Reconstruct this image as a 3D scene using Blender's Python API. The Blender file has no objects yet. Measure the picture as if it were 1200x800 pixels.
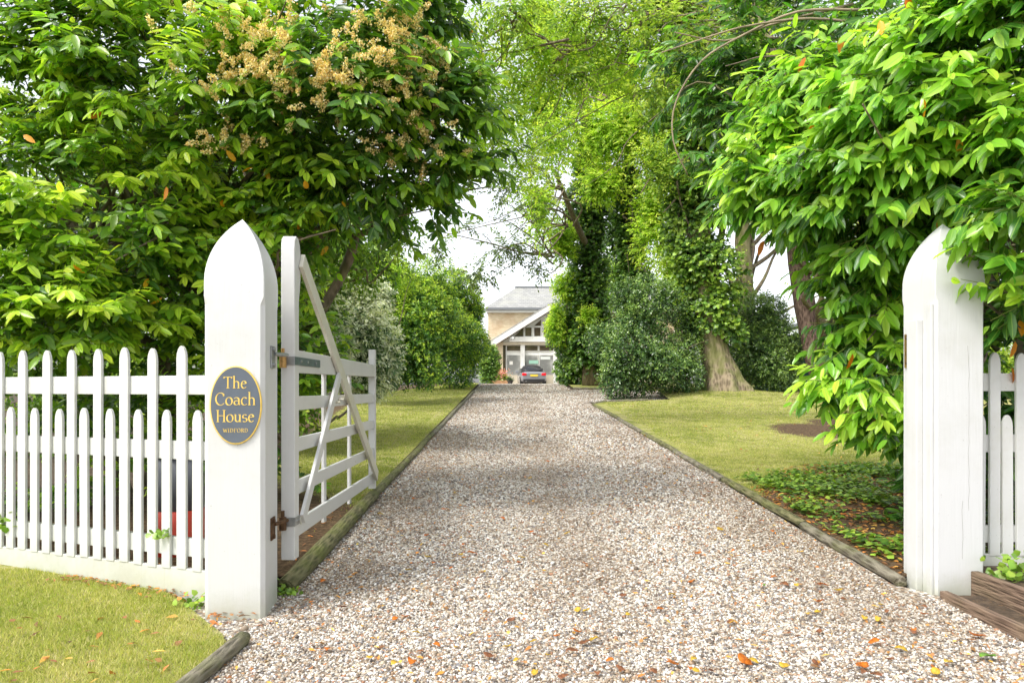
import bpy, bmesh, math, random
import numpy as np
from mathutils import Vector, Matrix

# ------------------------------------------------------------------ camera, sky, sun, exposure
scene = bpy.context.scene
COL = scene.collection
F, CX, HY, EYE = 850.0, 600.0, 456.0, 1.3
cam_data = bpy.data.cameras.new("camera")
cam = bpy.data.objects.new("camera", cam_data); COL.objects.link(cam)
cam.location = (0, 0, EYE); cam.rotation_euler = (math.radians(90), 0, 0)
cam_data.sensor_width = 36.0; cam_data.lens = F / 1200 * 36
cam_data.shift_y = 56.0 / 1200
cam_data.clip_start = 0.05; cam_data.clip_end = 2000
scene.camera = cam
SUN_EL, SUN_AZ = 52.0, 230.0            # azimuth clockwise from +Y (view direction): sun behind the camera, a little left
world = bpy.data.worlds.new("World"); scene.world = world; world.use_nodes = True
wn = world.node_tree; wn.nodes.clear()
sky = wn.nodes.new("ShaderNodeTexSky"); sky.sky_type = 'NISHITA'; sky.sun_disc = False
sky.sun_elevation = math.radians(SUN_EL); sky.sun_rotation = math.radians(SUN_AZ)
sky.air_density = 1.0; sky.dust_density = 3.0; sky.ozone_density = 1.0
hsv = wn.nodes.new("ShaderNodeHueSaturation"); hsv.inputs['Saturation'].default_value = 0.25
hsv.inputs['Value'].default_value = 1.75
bg = wn.nodes.new("ShaderNodeBackground"); bg.inputs['Strength'].default_value = 0.15
wo = wn.nodes.new("ShaderNodeOutputWorld")
wn.links.new(sky.outputs[0], hsv.inputs['Color']); wn.links.new(hsv.outputs[0], bg.inputs['Color'])
wn.links.new(bg.outputs[0], wo.inputs['Surface'])
sun_data = bpy.data.lights.new("sun", 'SUN'); sun_data.energy = 1.45; sun_data.angle = math.radians(10)
sun_data.color = (1.0, 0.96, 0.88)
sun = bpy.data.objects.new("sun", sun_data); COL.objects.link(sun)
_a, _e = math.radians(SUN_AZ), math.radians(SUN_EL)
_sd = Vector((math.sin(_a) * math.cos(_e), math.cos(_a) * math.cos(_e), math.sin(_e)))
sun.rotation_euler = _sd.to_track_quat('Z', 'Y').to_euler()
sun.location = (0, -10, 30)
vs = scene.view_settings
vs.view_transform = 'Standard'; vs.look = 'None'; vs.exposure = 0.58; vs.gamma = 1; vs.use_curve_mapping = False
scene.cycles.use_denoising = True
scene.cycles.max_bounces = 8; scene.cycles.diffuse_bounces = 5; scene.cycles.transmission_bounces = 5
scene.cycles.glossy_bounces = 3; scene.cycles.transparent_max_bounces = 4
scene.cycles.sample_clamp_indirect = 6

# ------------------------------------------------------------------ small helpers
def at(px, py, d):                      # pixel of the 1200x800 photograph + real depth -> world point
    return Vector(((px - CX) / F * d, d, EYE - (py - HY) / F * d))
def gz(y):                              # rise of the drive
    y = np.asarray(y, dtype=float)
    return np.where(y < 4, 0.0, np.where(y < 30, 0.055 * (y - 4), np.where(y < 34, 1.43 + 0.055 * (y - 30) - 0.055 * (y - 30) ** 2 / 8, 1.54)))
def gzf(y): return float(gz(y))
def tag(o, label=None, cat=None, group=None, kind=None):
    if label: o['label'] = label
    if cat: o['category'] = cat
    if group: o['group'] = group
    if kind: o['kind'] = kind
    return o
def empty(name, loc, label, cat, group=None, rz=0.0):
    o = bpy.data.objects.new(name, None); COL.objects.link(o)
    o.location = loc; o.rotation_euler = (0, 0, rz); o.empty_display_size = 0.1
    return tag(o, label, cat, group)
def link_mesh(name, me, mat=None, parent=None, loc=None):
    o = bpy.data.objects.new(name, me); COL.objects.link(o)
    if mat: me.materials.append(mat)
    if parent: o.parent = parent
    if loc is not None: o.location = loc
    return o
def bm_obj(name, bm, mat=None, parent=None, loc=None, smooth=False):
    me = bpy.data.meshes.new(name); bm.normal_update(); bm.to_mesh(me); bm.free()
    if smooth:
        me.polygons.foreach_set('use_smooth', [True] * len(me.polygons))
    return link_mesh(name, me, mat, parent, loc)
def add_box(bm, lo, hi, bev=0.004, M=None):
    t = bmesh.new(); bmesh.ops.create_cube(t, size=1)
    lo, hi = Vector(lo), Vector(hi); c = (lo + hi) / 2; s = hi - lo
    for v in t.verts: v.co = Vector((v.co.x * s.x, v.co.y * s.y, v.co.z * s.z)) + c
    if bev: bmesh.ops.bevel(t, geom=t.edges[:], offset=bev, segments=2, affect='EDGES', profile=0.6)
    if M is not None: bmesh.ops.transform(t, matrix=M, verts=t.verts)
    me = bpy.data.meshes.new('t'); t.to_mesh(me); t.free(); bm.from_mesh(me); bpy.data.meshes.remove(me)
def box(name, lo, hi, mat, parent=None, bev=0.004, M=None):
    bm = bmesh.new(); add_box(bm, lo, hi, bev, M); return bm_obj(name, bm, mat, parent)
def add_beam(bm, a, b, w, h, up=(0, 0, 1), bev=0.003):      # rectangular bar from a to b; h along 'up'
    a, b = Vector(a), Vector(b); d = b - a; L = d.length; d.normalize()
    s = d.cross(Vector(up)).normalized(); u = s.cross(d).normalized()
    M = Matrix(((d.x, s.x, u.x, a.x), (d.y, s.y, u.y, a.y), (d.z, s.z, u.z, a.z), (0, 0, 0, 1)))
    add_box(bm, (0, -w / 2, -h / 2), (L, w / 2, h / 2), bev, M)
def beam(name, a, b, w, h, mat, parent=None, up=(0, 0, 1), bev=0.003):
    bm = bmesh.new(); add_beam(bm, a, b, w, h, up, bev); return bm_obj(name, bm, mat, parent)
def add_prism(bm, pts, thick, M=None, bev=0.0):             # 2-D outline (x,z) extruded along y
    t = bmesh.new(); n = len(pts)
    f = [t.verts.new((p[0], -thick / 2, p[1])) for p in pts]; k = [t.verts.new((p[0], thick / 2, p[1])) for p in pts]
    t.faces.new(f); t.faces.new(k[::-1])
    for i in range(n):
        j = (i + 1) % n; t.faces.new((f[j], f[i], k[i], k[j]))
    bmesh.ops.recalc_face_normals(t, faces=t.faces[:])
    if bev: bmesh.ops.bevel(t, geom=t.edges[:], offset=bev, segments=1, affect='EDGES')
    if M is not None: bmesh.ops.transform(t, matrix=M, verts=t.verts)
    me = bpy.data.meshes.new('t'); t.to_mesh(me); t.free(); bm.from_mesh(me); bpy.data.meshes.remove(me)
def add_cyl(bm, a, b, r, n=16, r2=None, bev=0):
    a, b = Vector(a), Vector(b); d = b - a
    M = Matrix.Translation((a + b) / 2) @ d.to_track_quat('Z', 'Y').to_matrix().to_4x4()
    bmesh.ops.create_cone(bm, cap_ends=True, segments=n, radius1=r, radius2=r if r2 is None else r2, depth=d.length, matrix=M)
def copy_thing(o, loc=None, label=None):
    c = o.copy(); COL.objects.link(c)
    for ch in o.children:
        k = ch.copy(); COL.objects.link(k); k.parent = c
        for g in ch.children:
            q = g.copy(); COL.objects.link(q); q.parent = k
    if loc is not None: c.location = loc
    if label: c['label'] = label
    return c

# ------------------------------------------------------------------ mesh builder for many small faces
def np_mesh(name, V, faces_flat, loop_tot, smooth=True, attrs=None):
    me = bpy.data.meshes.new(name)
    me.vertices.add(len(V)); me.vertices.foreach_set('co', np.ascontiguousarray(V, dtype=np.float32).ravel())
    me.loops.add(len(faces_flat)); me.loops.foreach_set('vertex_index', np.ascontiguousarray(faces_flat, dtype=np.int32))
    me.polygons.add(len(loop_tot))
    st = np.concatenate(([0], np.cumsum(loop_tot)[:-1])).astype(np.int32)
    me.polygons.foreach_set('loop_start', st)
    me.polygons.foreach_set('use_smooth', np.full(len(loop_tot), smooth, dtype=bool))
    for k, a in (attrs or {}).items():
        at_ = me.attributes.new(k, 'FLOAT', 'POINT'); at_.data.foreach_set('value', np.ascontiguousarray(a, dtype=np.float32))
    me.update(calc_edges=True)
    return me
# leaf templates: (u along, v across, w up), faces
def T_big():
    us = [.18, .52, .82]; ws = [.38, .5, .32]; V = []; dr = lambda u: -.16 * u * u
    V.append((0, 0, 0))
    for u in us: V.append((u, 0, dr(u) - .01))
    V.append((1, 0, dr(1)))
    for s in (-1, 1):
        for u, w in zip(us, ws): V.append((u, s * w, dr(u) + .045))
    F_ = [(0, 1, 5), (1, 2, 6, 5), (2, 3, 7, 6), (3, 4, 7), (0, 8, 1), (1, 8, 9, 2), (2, 9, 10, 3), (3, 10, 4)]
    return np.array(V), F_
def T_mid():
    V = [(0, 0, 0), (.5, 0, -.04), (1, 0, -.15), (.36, -.5, .03), (.36, .5, .03), (.72, -.3, -.04), (.72, .3, -.04)]
    return np.array(V), [(0, 1, 3), (1, 5, 3), (1, 2, 5), (0, 4, 1), (1, 4, 6), (1, 6, 2)]
def T_small():
    V = [(0, 0, 0), (.45, -.5, .06), (1, 0, -.06), (.45, .5, .06)]
    return np.array(V), [(0, 2, 1), (0, 3, 2)]
def T_stick():
    V = []
    for u in (0, 1):
        for k in range(3):
            a = k * 2 * math.pi / 3; s = 1.0 if u == 0 else .5
            V.append((u, math.cos(a) * .5 * s, math.sin(a) * .5 * s))
    return np.array(V), [(0, 1, 4, 3), (1, 2, 5, 4), (2, 0, 3, 5)]
def T_ivy():
    V = [(0, 0, 0), (.05, -.45, .0), (.45, -.38, .03), (.5, -.55, -.02), (1, 0, -.05), (.5, .55, -.02), (.45, .38, .03), (.05, .45, 0), (.4, 0, .05)]
    return np.array(V), [(8, 0, 1), (8, 1, 3), (8, 3, 4), (8, 4, 5), (8, 5, 7), (8, 7, 0)]
def T_blade():
    return np.array([(0, -.5, 0), (0, .5, 0), (1, 0, 0)]), [(0, 1, 2)]
TPL = {'big': T_big(), 'mid': T_mid(), 'small': T_small(), 'stick': T_stick(), 'ivy': T_ivy(), 'blade': T_blade()}
def norm(a):
    return a / np.maximum(np.linalg.norm(a, axis=-1, keepdims=True), 1e-9)
class Leaves:
    def __init__(s): s.P, s.D, s.N, s.L, s.W, s.T = [], [], [], [], [], []
    def add(s, P, D, N, L, W, T):
        n = len(P); f = lambda x: np.full(n, x) if np.isscalar(x) else x
        s.P.append(P); s.D.append(D); s.N.append(N); s.L.append(f(L)); s.W.append(f(W)); s.T.append(f(T))
    def build(s, name, mat, parent=None, tpl='small', wabs=False):
        P = np.concatenate(s.P); D = norm(np.concatenate(s.D)); N = np.concatenate(s.N)
        L = np.concatenate(s.L)[:, None, None]; W = np.concatenate(s.W)[:, None, None]; T = np.concatenate(s.T)
        S = norm(np.cross(D, N)); N = norm(np.cross(S, D))
        V0, F0 = TPL[tpl]; k = len(V0)
        hh = W if wabs else L
        V = P[:, None, :] + V0[None, :, 0:1] * L * D[:, None, :] + V0[None, :, 1:2] * W * S[:, None, :] + V0[None, :, 2:3] * hh * N[:, None, :]
        n = len(P); off = (np.arange(n) * k)[:, None]
        ff = np.concatenate([np.array(f) for f in F0])[None, :] + off
        lt = np.tile([len(f) for f in F0], n)
        me = np_mesh(name, V.reshape(-1, 3), ff.ravel(), lt, tpl not in ('blade',),
                     {'tint': np.repeat(T, k), 'edge': np.tile(np.abs(V0[:, 1]) * 2, n)})
        return link_mesh(name, me, mat, parent)
def rdir(rng, n):
    return norm(rng.normal(size=(n, 3)))
def sprigs(rng, LV, ST, B, T, Ls, k, L, W, tint, open_=0.9, droop=0.35, upb=0.9, flat=0.0, stick_w=0.008, first=0.15):
    """k leaves along each of the shoots B + t*T*Ls; leaf faces tend upward; tint in 0..1 (1 = young)"""
    n = len(B); T = norm(T); Ls = np.full(n, Ls) if np.isscalar(Ls) else Ls
    a = norm(np.cross(T, np.array([0, 0, 1.0]) + rng.normal(size=(n, 3)) * .12)); b = np.cross(a, T)
    ph = rng.uniform(0, 6.28, n)
    if ST is not None:
        ST.add(B, T, b, Ls, stick_w, 0.5)
    for j in range(k):
        t = first + (1 - first) * (j + .5) / k if j < k - 1 else 1.0
        if flat > 0:
            az = (j % 2) * math.pi + rng.normal(0, .45 * (1.2 - flat), n)
        else:
            az = ph + j * 2.4 + rng.normal(0, .3, n)
        rad = a * np.cos(az)[:, None] + b * np.sin(az)[:, None]
        op = open_ * (1.15 - .6 * t)
        D = T * (1 - op * .6) + rad * op + rng.normal(size=(n, 3)) * .16
        D[:, 2] -= droop * rng.uniform(.5, 1.4, n)
        D = norm(D)
        N = np.array([-.18, -.50, .85]) * upb + rng.normal(size=(n, 3)) * .38 + T * .30
        sc = (1 - .28 * abs(t - .55)) * rng.uniform(.55, 1.2, n)
        P = B + T * (Ls * t)[:, None]; P[:, 2] -= .10 * Ls * t * t
        LV.add(P, D, N, L * sc, W * sc * rng.uniform(.85, 1.12, n), np.clip(tint + .42 * (t - .5) + rng.normal(0, .1, n), 0, 1))
def shell(rng, blobs, n, r0=.72, r1=1.0, face=-0.35, rough=.16, inner=.72):
    """points near the surface of a union of ellipsoids, with outward directions"""
    B = np.array([[*b[0], *b[1]] for b in blobs], dtype=float)
    area = (B[:, 3] * B[:, 4] + B[:, 4] * B[:, 5] + B[:, 3] * B[:, 5]); p = area / area.sum()
    PP, OO = [], []; got = 0; tries = 0
    while got < n and tries < 40:
        m = int((n - got) * 1.6) + 50; tries += 1
        i = rng.choice(len(B), m, p=p); u = rdir(rng, m); C = B[i, :3]; R = B[i, 3:]
        q = C + u * R
        wob = np.sin(q[:, 0] * 2.3 + i) * np.sin(q[:, 1] * 2.1 + 1.3 * i) + np.sin(q[:, 2] * 3.1 + q[:, 0] * 1.7)
        r = (rng.uniform(r0, r1, m) + rough * .5 * wob)[:, None]
        P = C + u * R * r; O = norm(u / R)
        to = norm(np.array([0, 0, EYE]) - P)
        ok = (O * to).sum(1) > face
        if inner > 0:
            for k in range(len(B)):
                e = (((P - B[k, :3]) / (B[k, 3:] * inner)) ** 2).sum(1)
                ok &= (i == k) | (e > 1)
        PP.append(P[ok]); OO.append(O[ok]); got += int(ok.sum())
    return np.concatenate(PP)[:n], np.concatenate(OO)[:n]
def tube_arrays(pts, rad, sides=10, lump=0.0, rng=None, lobes=0, lobe_amp=0.0, wave=0):
    """tapered tube along pts with uneven skin"""
    pts = [Vector(p) for p in pts]
    P = []; Rr = []
    n0 = len(pts)
    for i in range(n0 - 1):                      # Catmull-Rom, 4 steps
        p0 = pts[max(i - 1, 0)]; p1 = pts[i]; p2 = pts[i + 1]; p3 = pts[min(i + 2, n0 - 1)]
        for s in range(4):
            t = s / 4
            P.append(.5 * ((2 * p1) + (-p0 + p2) * t + (2 * p0 - 5 * p1 + 4 * p2 - p3) * t * t + (-p0 + 3 * p1 - 3 * p2 + p3) * t ** 3))
            Rr.append(rad[i] * (1 - t) + rad[i + 1] * t)
    P.append(pts[-1]); Rr.append(rad[-1])
    V = []; up = Vector((0.13, 1, 0.2)).normalized()
    for i, p in enumerate(P):
        d = (P[min(i + 1, len(P) - 1)] - P[max(i - 1, 0)]).normalized()
        s = d.cross(up)
        if s.length < 1e-3: s = d.cross(Vector((1, 0, 0)))
        s.normalize(); u = s.cross(d)
        for k in range(sides):
            a = 2 * math.pi * k / sides
            r = Rr[i]
            if lump: r *= 1 + lump * math.sin(3 * a + i * .8) * math.sin(i * .55 + a) + lump * .6 * rng.uniform(-1, 1)
            if lobes: r *= 1 + lobe_amp * max(0, 1 - i / (len(P) * .5)) * math.cos(lobes * a + .6)
            V.append(p + (s * math.cos(a) + u * math.sin(a)) * r)
    F_ = []
    for i in range(len(P) - 1):
        for k in range(sides):
            j = (k + 1) % sides
            F_.append((i * sides + k, i * sides + j, (i + 1) * sides + j, (i + 1) * sides + k))
    F_.append(tuple(range(sides))[::-1]); F_.append(tuple((len(P) - 1) * sides + k for k in range(sides)))
    return V, F_
def tubes(name, specs, mat, parent=None, sides=8, lump=0.05, seed=1, **kw):
    rng = random.Random(seed); V, F_ = [], []
    for pts, rad in specs:
        v, f = tube_arrays(pts, rad, sides, lump, rng, **kw); o = len(V); V += v; F_ += [tuple(i + o for i in q) for q in f]
    me = bpy.data.meshes.new(name); me.from_pydata([tuple(v) for v in V], [], F_)
    me.polygons.foreach_set('use_smooth', [True] * len(me.polygons)); me.update()
    return link_mesh(name, me, mat, parent)
def arm(rng, a, b, sag=.12, n=4, wob=.08):
    a, b = np.array(a, float), np.array(b, float); L = np.linalg.norm(b - a); out = []
    for i in range(n + 1):
        t = i / n; p = a + (b - a) * t; p[2] += sag * L * math.sin(math.pi * t)
        if 0 < i < n: p += rng.normal(size=3) * wob * L
        out.append(tuple(p))
    return out

# ------------------------------------------------------------------ materials
def new_mat(name):
    m = bpy.data.materials.new(name); m.use_nodes = True; nt = m.node_tree; nt.nodes.clear()
    o = nt.nodes.new('ShaderNodeOutputMaterial'); return m, nt, o
def nd(nt, t, **kw):
    n = nt.nodes.new(t)
    for k, v in kw.items():
        if k in n.inputs.keys(): n.inputs[k].default_value = v
        else: setattr(n, k, v)
    return n
def ramp(nt, stops, interp='LINEAR'):
    r = nt.nodes.new('ShaderNodeValToRGB'); cr = r.color_ramp; cr.interpolation = interp
    while len(cr.elements) < len(stops): cr.elements.new(.5)
    for e, (p, c) in zip(cr.elements, stops): e.position = p; e.color = (*c, 1)
    return r
def coords(nt, scale=(1, 1, 1), kind='Object'):
    t = nt.nodes.new('ShaderNodeTexCoord'); m = nt.nodes.new('ShaderNodeMapping'); m.inputs['Scale'].default_value = scale
    nt.links.new(t.outputs[kind], m.inputs['Vector']); return m.outputs[0]
def mixc(nt, a, b, fac, blend='MIX'):
    m = nt.nodes.new('ShaderNodeMix'); m.data_type = 'RGBA'; m.blend_type = blend
    for sock, v in ((m.inputs[6], a), (m.inputs[7], b), (m.inputs[0], fac)):
        if isinstance(v, bpy.types.NodeSocket): nt.links.new(v, sock)
        elif isinstance(v, (int, float)): sock.default_value = v
        else: sock.default_value = (*v, 1)
    return m.outputs[2]
def maths(nt, op, a, b=None, c=None):
    m = nt.nodes.new('ShaderNodeMath'); m.operation = op
    for i, v in enumerate((a, b, c)):
        if v is None: continue
        if isinstance(v, bpy.types.NodeSocket): nt.links.new(v, m.inputs[i])
        else: m.inputs[i].default_value = v
    return m.outputs[0]
def maprange(nt, v, a, b, c=0, d=1, smooth=True):
    m = nt.nodes.new('ShaderNodeMapRange'); m.interpolation_type = 'SMOOTHSTEP' if smooth else 'LINEAR'
    nt.links.new(v, m.inputs[0])
    for i, x in zip((1, 2, 3, 4), (a, b, c, d)): m.inputs[i].default_value = x
    return m.outputs[0]
def noise(nt, vec, scale, detail=4, rough=.55):
    n = nd(nt, 'ShaderNodeTexNoise', Scale=scale, Detail=detail, Roughness=rough); nt.links.new(vec, n.inputs['Vector']); return n.outputs[0]
def leaf_mat(name, stops, rough=.42, transl=.35, spec=.5, vein=None, vary=.28, tgain=1.5):
    m, nt, o = new_mat(name)
    a = nd(nt, 'ShaderNodeAttribute', attribute_name='tint'); r = ramp(nt, stops); nt.links.new(a.outputs['Fac'], r.inputs[0])
    g = nt.nodes.new('ShaderNodeNewGeometry')
    v = maprange(nt, g.outputs['Random Per Island'], 0, 1, 1 - vary, 1 + vary, False)
    h = nt.nodes.new('ShaderNodeHueSaturation'); nt.links.new(r.outputs[0], h.inputs['Color']); nt.links.new(v, h.inputs['Value'])
    w = nt.nodes.new('ShaderNodeTexWhiteNoise'); w.noise_dimensions = '1D'; nt.links.new(g.outputs['Random Per Island'], w.inputs['W'])
    nt.links.new(maprange(nt, w.outputs['Value'], 0, 1, .485, .512, False), h.inputs['Hue'])
    c = h.outputs[0]
    if vein:
        e = nd(nt, 'ShaderNodeAttribute', attribute_name='edge')
        c = mixc(nt, vein, c, maprange(nt, e.outputs['Fac'], .02, .16, .35, 1))
    p = nd(nt, 'ShaderNodeBsdfPrincipled', Roughness=rough); p.inputs['Specular IOR Level'].default_value = spec
    nt.links.new(c, p.inputs['Base Color'])
    t = nt.nodes.new('ShaderNodeBsdfTranslucent')
    nt.links.new(mixc(nt, c, (tgain * 1.0, tgain * 1.05, tgain * .45), 1.0, 'MULTIPLY'), t.inputs['Color'])
    mx = nt.nodes.new('ShaderNodeMixShader'); mx.inputs[0].default_value = transl
    nt.links.new(p.outputs[0], mx.inputs[1]); nt.links.new(t.outputs[0], mx.inputs[2]); nt.links.new(mx.outputs[0], o.inputs[0])
    return m
def plain(name, col, rough=.6, metal=0, spec=.5, nscale=0, amt=.12, bump=0, bscale=60, col2=None):
    m, nt, o = new_mat(name); p = nd(nt, 'ShaderNodeBsdfPrincipled', Roughness=rough, Metallic=metal); p.inputs['Specular IOR Level'].default_value = spec
    vec = coords(nt)
    if nscale:
        f = maprange(nt, noise(nt, vec, nscale, 5), .3, .7)
        nt.links.new(mixc(nt, col, col2 or tuple(x * (1 - amt) for x in col), f), p.inputs['Base Color'])
    else: p.inputs['Base Color'].default_value = (*col, 1)
    if bump:
        b = nd(nt, 'ShaderNodeBump', Strength=bump, Distance=.01); nt.links.new(noise(nt, vec, bscale, 5), b.inputs['Height']); nt.links.new(b.outputs[0], p.inputs['Normal'])
    nt.links.new(p.outputs[0], o.inputs[0]); return m
def white_paint(name, base=(.60, .60, .585), dirt=.35, zlow=.35, green=0.0):
    """old exterior gloss on timber: faint vertical grain, grime, specks, splash dirt near the ground"""
    m, nt, o = new_mat(name); p = nd(nt, 'ShaderNodeBsdfPrincipled', Roughness=.38)
    vec = coords(nt); tc = nt.nodes.new('ShaderNodeNewGeometry')
    big = maprange(nt, noise(nt, vec, 2.2, 6, .65), .42, .75)
    c = mixc(nt, base, tuple(b * k for b, k in zip(base, (.86, .85, .80))), maths(nt, 'MULTIPLY', big, dirt * 1.4))
    streak = maprange(nt, noise(nt, coords(nt, (28, 28, 1.6)), 1.0, 4, .6), .58, .78)
    c = mixc(nt, c, tuple(b * k for b, k in zip(base, (.72, .70, .62))), maths(nt, 'MULTIPLY', streak, dirt * .6))
    spk = maprange(nt, noise(nt, vec, 75, 2, .5), .72, .78)
    c = mixc(nt, c, (.22, .20, .15), maths(nt, 'MULTIPLY', spk, dirt * .8))
    sep = nt.nodes.new('ShaderNodeSeparateXYZ'); nt.links.new(tc.outputs['Position'], sep.inputs[0])
    low = maprange(nt, maths(nt, 'ADD', sep.outputs[2], maths(nt, 'MULTIPLY', noise(nt, vec, 9, 5, .7), .25)), .12, zlow, 1, 0)
    c = mixc(nt, c, (.33, .34, .22), maths(nt, 'MULTIPLY', low, .6))
    if green:
        gr = maprange(nt, noise(nt, vec, 5, 5, .7), .5, .7)
        c = mixc(nt, c, (.50, .50, .25), maths(nt, 'MULTIPLY', gr, green))
    nt.links.new(c, p.inputs['Base Color'])
    b = nd(nt, 'ShaderNodeBump', Strength=.35, Distance=.004); nt.links.new(noise(nt, coords(nt, (60, 60, 3)), 1.0, 5, .6), b.inputs['Height'])
    nt.links.new(b.outputs[0], p.inputs['Normal']); nt.links.new(p.outputs[0], o.inputs[0]); return m
def bark(name, c1, c2, sc=(9, 9, 2), bump=.9, moss=0.0):
    m, nt, o = new_mat(name); p = nd(nt, 'ShaderNodeBsdfPrincipled', Roughness=.9); vec = coords(nt, sc)
    vo = nt.nodes.new('ShaderNodeTexVoronoi'); vo.inputs['Scale'].default_value = 1.0; nt.links.new(vec, vo.inputs['Vector'])
    n = noise(nt, vec, 2.5, 6, .7); f = maths(nt, 'ADD', maths(nt, 'MULTIPLY', vo.outputs['Distance'], .8), maths(nt, 'MULTIPLY', n, .5))
    c = mixc(nt, c1, c2, maprange(nt, f, .3, .95))
    if moss: c = mixc(nt, c, (.16, .18, .04), maths(nt, 'MULTIPLY', maprange(nt, noise(nt, coords(nt), 2.2, 5), .45, .65), moss))
    nt.links.new(c, p.inputs['Base Color']); b = nd(nt, 'ShaderNodeBump', Strength=bump, Distance=.04); b.invert = True
    nt.links.new(f, b.inputs['Height']); nt.links.new(b.outputs[0], p.inputs['Normal']); nt.links.new(p.outputs[0], o.inputs[0]); return m

M = {}
M['paint'] = white_paint('white_gate_paint')
M['paint_fence'] = white_paint('white_fence_paint', (.60, .605, .585), .75, .45, .10)
M['paint_post'] = white_paint('white_post_paint', (.60, .605, .60), .45, .34)
M['paint_brace'] = white_paint('weathered_brace_paint', (.60, .58, .49), .7, .3, .5)
M['galv'] = plain('galvanised_steel', (.42, .43, .43), .42, .85, nscale=14, amt=.35)
M['teal_metal'] = plain('dark_painted_strap', (.10, .15, .15), .5, .3, nscale=20, amt=.3)
M['rust'] = plain('rusty_iron', (.16, .085, .04), .75, .5, nscale=30, amt=.6, bump=.5, bscale=90)
M['brass'] = plain('old_brass', (.55, .33, .12), .4, .8, nscale=30, amt=.4)
M['log'] = bark('weathered_log', (.10, .085, .055), (.27, .24, .18), (45, 7, 45), .8, .6)
M['mosslog'] = bark('mossy_log', (.07, .075, .025), (.22, .20, .10), (45, 7, 45), .8, .85)
M['sleeper'] = bark('brown_board', (.09, .055, .035), (.24, .16, .11), (70, 5, 70), .6, .1)
M['oakbark'] = bark('grey_oak_bark', (.13, .095, .06), (.36, .29, .19), (13, 13, 2.2), 1.0, .7)
M['pinebark'] = bark('reddish_pine_bark', (.07, .04, .032), (.27, .18, .145), (22, 22, 5), 1.0)
M['mossbark'] = bark('mossy_bark', (.10, .09, .04), (.26, .23, .12), (7, 7, 1.6), .9, .9)
M['twig'] = plain('twig_brown', (.16, .12, .06), .85, nscale=8, amt=.4)
M['branch'] = bark('branch_bark', (.09, .07, .045), (.24, .19, .13), (18, 18, 5), .6, .4)
M['greentwig'] = plain('green_shoot', (.20, .26, .05), .6)
M['laurel_l'] = leaf_mat('left_laurel_leaf', [(0, (.036, .095, .022)), (.35, (.09, .21, .024)), (.62, (.27, .47, .03)), (1, (.54, .70, .06))], .30, .42, .55, (.2, .34, .05))
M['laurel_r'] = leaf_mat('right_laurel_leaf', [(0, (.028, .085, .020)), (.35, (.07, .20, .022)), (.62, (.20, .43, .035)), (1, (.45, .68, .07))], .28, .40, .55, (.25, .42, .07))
M['flower'] = leaf_mat('spent_blossom', [(0, (.72, .50, .18)), (.5, (.88, .72, .34)), (1, (.95, .88, .58))], .8, .3, .2, None, .15, 1.2)
M['yellowleaf'] = leaf_mat('turning_leaf', [(0, (.55, .12, .01)), (.5, (.75, .28, .01)), (1, (.80, .48, .02))], .4, .4, .4, None, .2, 1.0)
M['lime'] = leaf_mat('lime_green_leaf', [(0, (.13, .25, .025)), (.5, (.33, .50, .045)), (1, (.60, .70, .11))], .5, .5, .3)
M['mid'] = leaf_mat('mid_green_leaf', [(0, (.06, .13, .018)), (.5, (.20, .34, .03)), (1, (.50, .61, .08))], .45, .42, .4)
M['holly'] = leaf_mat('dark_glossy_leaf', [(0, (.026, .065, .018)), (.5, (.07, .15, .032)), (1, (.28, .42, .09))], .28, .2, .6)
M['ivy'] = leaf_mat('ivy_leaf', [(0, (.035, .085, .018)), (.5, (.10, .21, .028)), (1, (.34, .50, .06))], .36, .28, .5)
M['pale'] = leaf_mat('pale_edged_leaf', [(0, (.035, .08, .025)), (.5, (.10, .19, .07)), (.62, (.50, .56, .38)), (1, (.82, .84, .68))], .38, .25, .5)
M['hedge'] = leaf_mat('hedge_leaf', [(0, (.03, .08, .018)), (.5, (.10, .23, .03)), (1, (.50, .66, .06))], .4, .35, .45)
M['spray'] = leaf_mat('thin_spray_leaf', [(0, (.07, .10, .04)), (1, (.22, .32, .06))], .5, .4, .3)

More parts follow.
